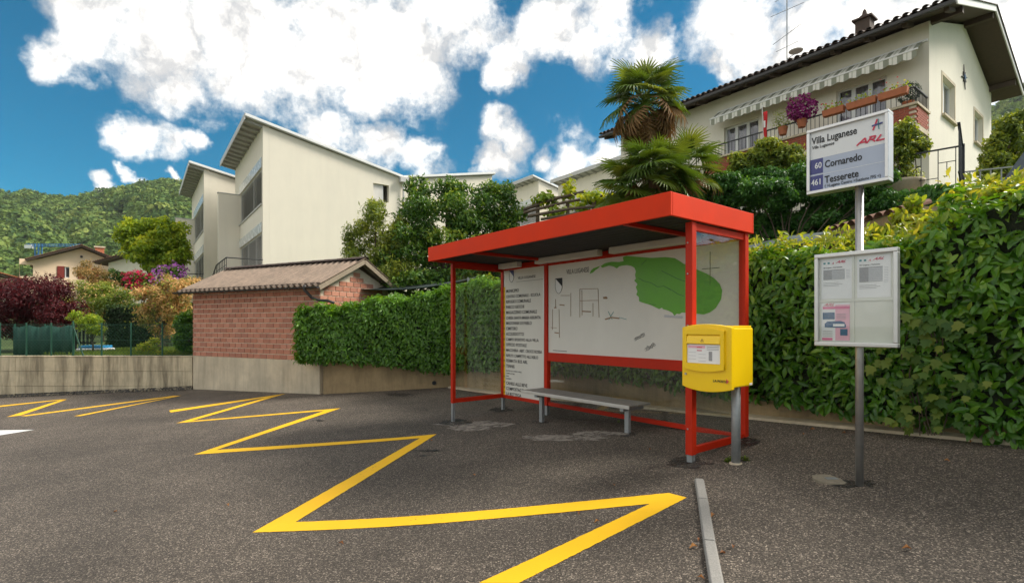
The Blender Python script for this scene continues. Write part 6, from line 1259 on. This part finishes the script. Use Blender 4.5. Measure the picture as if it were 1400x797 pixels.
def palm(label, base, crown, sc_, n, seed, dead=0, emin=-35, hr=.13, trunkr=.11):
    rng = random.Random(seed); t = thing('palm_tree', label, 'palm tree', base, 0, 'fan palms below the balcony house'); c = Vector(crown) - Vector(base)
    tr = MB(); N = 9; tr.tube([Vector((c.x * (i / N) ** 2, c.y * (i / N) ** 2, -.1 + (c.z + .1) * i / N)) for i in range(N + 1)], [trunkr * (1.15 - .15 * i / N) * (1 + .1 * (i % 2)) for i in range(N + 1)], 10); tr.build('trunk', mat['palm_bark'], t)
    def put(me, az, el, s, roll):
        d = Vector((math.cos(az) * math.cos(el), math.sin(az) * math.cos(el), math.sin(el))); up = Vector((0, 0, 1)) if abs(d.z) < .95 else Vector((math.cos(az), math.sin(az), 0)); x = d.cross(up).normalized(); z = x.cross(d)
        R = Matrix((x, d, z)).transposed(); R = R @ Matrix.Rotation(roll, 3, 'Y'); o = piece('frond', me, t); o.matrix_local = Matrix.Translation(c + Vector((0, 0, rng.uniform(-.18, .05)))) @ R.to_4x4() @ Matrix.Scale(s, 4)
    for k in range(n):
        u = k / n; el = math.radians(82 - (82 - emin) * u ** .8 + rng.uniform(-7, 7)); put(FR[rng.randrange(5)], k * 2.399963 + rng.uniform(-.2, .2), el, sc_ * rng.uniform(.85, 1.12), rng.uniform(-.4, .4))
    for k in range(dead): put(FD[rng.randrange(3)], k * 2.399963 + rng.uniform(-.3, .3), math.radians(rng.uniform(-82, -10)), sc_ * rng.uniform(.95, 1.3), rng.uniform(-.7, .7))
    return t
palm('tall fan palm with brown dead fronds under its green crown', base_at(884, 16.6), P(881, 140, 16.4), 1.36, 30, 81, dead=34, emin=-25)
palm('low bushy fan palm just behind the shelter roof', base_at(892, 13.0), P(893, 240, 13.0), 1.16, 28, 82, dead=5, emin=-35)
palm('low fan palm leaning towards the pergola', base_at(862, 13.3), P(866, 262, 13.3), 1.1, 24, 83, dead=2, emin=-40)
palm('young fan palm beside the ivy-covered terrace wall', base_at(935, 13.8), P(935, 238, 13.9), 1.15, 24, 84, dead=4, emin=-45)

# ------------------------------------------------------------------ ivy and shrubs below the balcony house
iv = thing('ivy', 'thick green ivy covering the terrace wall below the railing', 'ivy', (rA.x, rA.y, CZ - .6), math.atan2(rd.y, rd.x)); rng = np.random.default_rng(91); n = 26000
xs_ = rng.uniform(-.3, Lr + .3, n); zs_ = rng.uniform(0, 3.75, n); bul = .22 * np.sin(xs_ * 1.9) * np.sin(zs_ * 2.1 + 1) + .14 * np.sin(xs_ * 4.7 + zs_ * 2.2) + .08 * np.sin(xs_ * 9 + zs_ * 8)
dp = rng.random(n) ** 2 * .3; yy = -(0) + .12 + (.5 - zs_ / 3.9 * .28) + bul - dp
pos = np.stack([xs_, yy, zs_ + .12 * np.sin(xs_ * 3)], 1); nor = np.stack([.3 * np.cos(xs_ * 1.9), np.ones(n), .35 + .4 * np.sin(zs_ * 6 + xs_ * 3)], 1) + rng.normal(size=(n, 3)) * .4
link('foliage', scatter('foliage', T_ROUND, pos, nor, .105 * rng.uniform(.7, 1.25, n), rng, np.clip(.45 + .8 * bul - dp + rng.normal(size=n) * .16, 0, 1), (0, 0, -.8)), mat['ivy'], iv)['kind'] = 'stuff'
mb = MB()
for k in range(14): x = .2 + k * Lr / 14; mb.tube([(x, -.08, -.3), (x + .2 * math.sin(k), .12, 1.4), (x + .4 * math.sin(k * 2), .2, 2.8)], [.04, .028, .012], 6)
mb.build('stems', mat['bark'], iv)
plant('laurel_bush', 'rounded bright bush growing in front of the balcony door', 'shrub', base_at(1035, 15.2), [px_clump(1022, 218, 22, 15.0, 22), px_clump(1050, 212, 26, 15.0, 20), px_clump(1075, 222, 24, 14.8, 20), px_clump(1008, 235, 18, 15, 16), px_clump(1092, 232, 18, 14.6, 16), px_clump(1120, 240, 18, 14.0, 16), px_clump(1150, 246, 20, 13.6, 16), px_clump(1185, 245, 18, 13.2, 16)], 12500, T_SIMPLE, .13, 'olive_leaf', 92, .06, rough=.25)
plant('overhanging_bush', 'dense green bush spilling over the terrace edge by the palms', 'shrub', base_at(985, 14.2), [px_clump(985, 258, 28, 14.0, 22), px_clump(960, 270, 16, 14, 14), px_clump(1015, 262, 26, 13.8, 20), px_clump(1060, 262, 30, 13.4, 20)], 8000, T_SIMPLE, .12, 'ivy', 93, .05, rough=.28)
plant('terrace_tree', 'young light green tree on the terrace below the balcony corner', 'tree', base_at(1238, 12.9, .0), [px_clump(1238, 180, 16, 12.9, 18), px_clump(1250, 200, 16, 12.9, 20), px_clump(1228, 210, 18, 12.9, 22), px_clump(1232, 240, 20, 12.9, 18), px_clump(1218, 185, 10, 12.9, 14)], 3600, T_SIMPLE, .13, 'olive_leaf', 94, .04, rough=.35, shell=.3)
plant('gable_tree', 'yellow-green tree growing beside the gable wall', 'tree', base_at(1372, 14.5), [px_clump(1372, 195, 22, 14.5, 26), px_clump(1385, 170, 18, 14.5, 18), px_clump(1362, 225, 18, 14.3, 20), px_clump(1392, 215, 24, 14.8, 30), px_clump(1352, 250, 12, 14, 10)], 6500, T_SIMPLE, .14, 'olive_leaf', 95, .07, rough=.3)
plant('yellow_shoot_bush', 'bush of bright yellow-green young shoots rising out of the hedge', 'shrub', base_at(1215, 6.3), [px_clump(1235, 318, 34, 6.2, 26), px_clump(1190, 335, 30, 6.4, 16), px_clump(1165, 342, 18, 6.5, 10), px_clump(1246, 290, 12, 6.2, 18), px_clump(1272, 320, 18, 6.0, 24)], 1700, T_LAUREL, .12, 'laurel_new', 96, .03, rough=.35, bias=(0, 0, .9))
plant('tall_laurel_shoots', 'pale leafy laurel shoots above the tall end of the hedge', 'shrub', base_at(1340, 5.2), [px_clump(1305, 292, 26, 5.2, 24), px_clump(1350, 283, 36, 5.2, 26), px_clump(1400, 275, 36, 5.1, 26)], 1100, T_LAUREL, .125, 'laurel_new', 97, .03, rough=.35, bias=(0, 0, .7))

cl_ = []
for px, py, r in ((948, 268, 20), (972, 262, 24), (1000, 258, 26), (1030, 256, 26), (1060, 254, 27), (1090, 252, 27), (1120, 252, 27), (1150, 250, 26), (1180, 250, 24), (1204, 252, 20), (985, 288, 28), (1030, 288, 30), (1080, 286, 30), (1130, 286, 30), (1180, 282, 28), (1215, 276, 20), (1240, 285, 16)):
    t_ = (12 + 10.2 * .9108) / (1 + .9108 * (px - CX) / F) - .35       # depth of the terrace edge in that column
    cl_.append(px_clump(px, py, r, t_))
plant('climber_bank', 'continuous bank of dark climbers hanging over the terrace railing', 'climber', base_at(1080, 13.0), cl_, 26000, T_SIMPLE, .12, 'ivy', 98, .05, rough=.25, lobes=8)
# ------------------------------------------------------------------ air
hm = bpy.data.materials.new('haze'); hm.use_nodes = True; hm.node_tree.nodes.clear()
ho = hm.node_tree.nodes.new('ShaderNodeOutputMaterial'); hv = hm.node_tree.nodes.new('ShaderNodeVolumePrincipled')
hv.inputs['Density'].default_value = .0001; hv.inputs['Color'].default_value = (.86, .91, .95, 1); hv.inputs['Anisotropy'].default_value = .2
hm.node_tree.links.new(hv.outputs[0], ho.inputs['Volume'])
tag(MB().box(-4300, 4300, -4300, 4300, -7.5, 262).build('haze', hm), 'thin pale summer haze in the air over the valley', 'haze', kind='stuff')
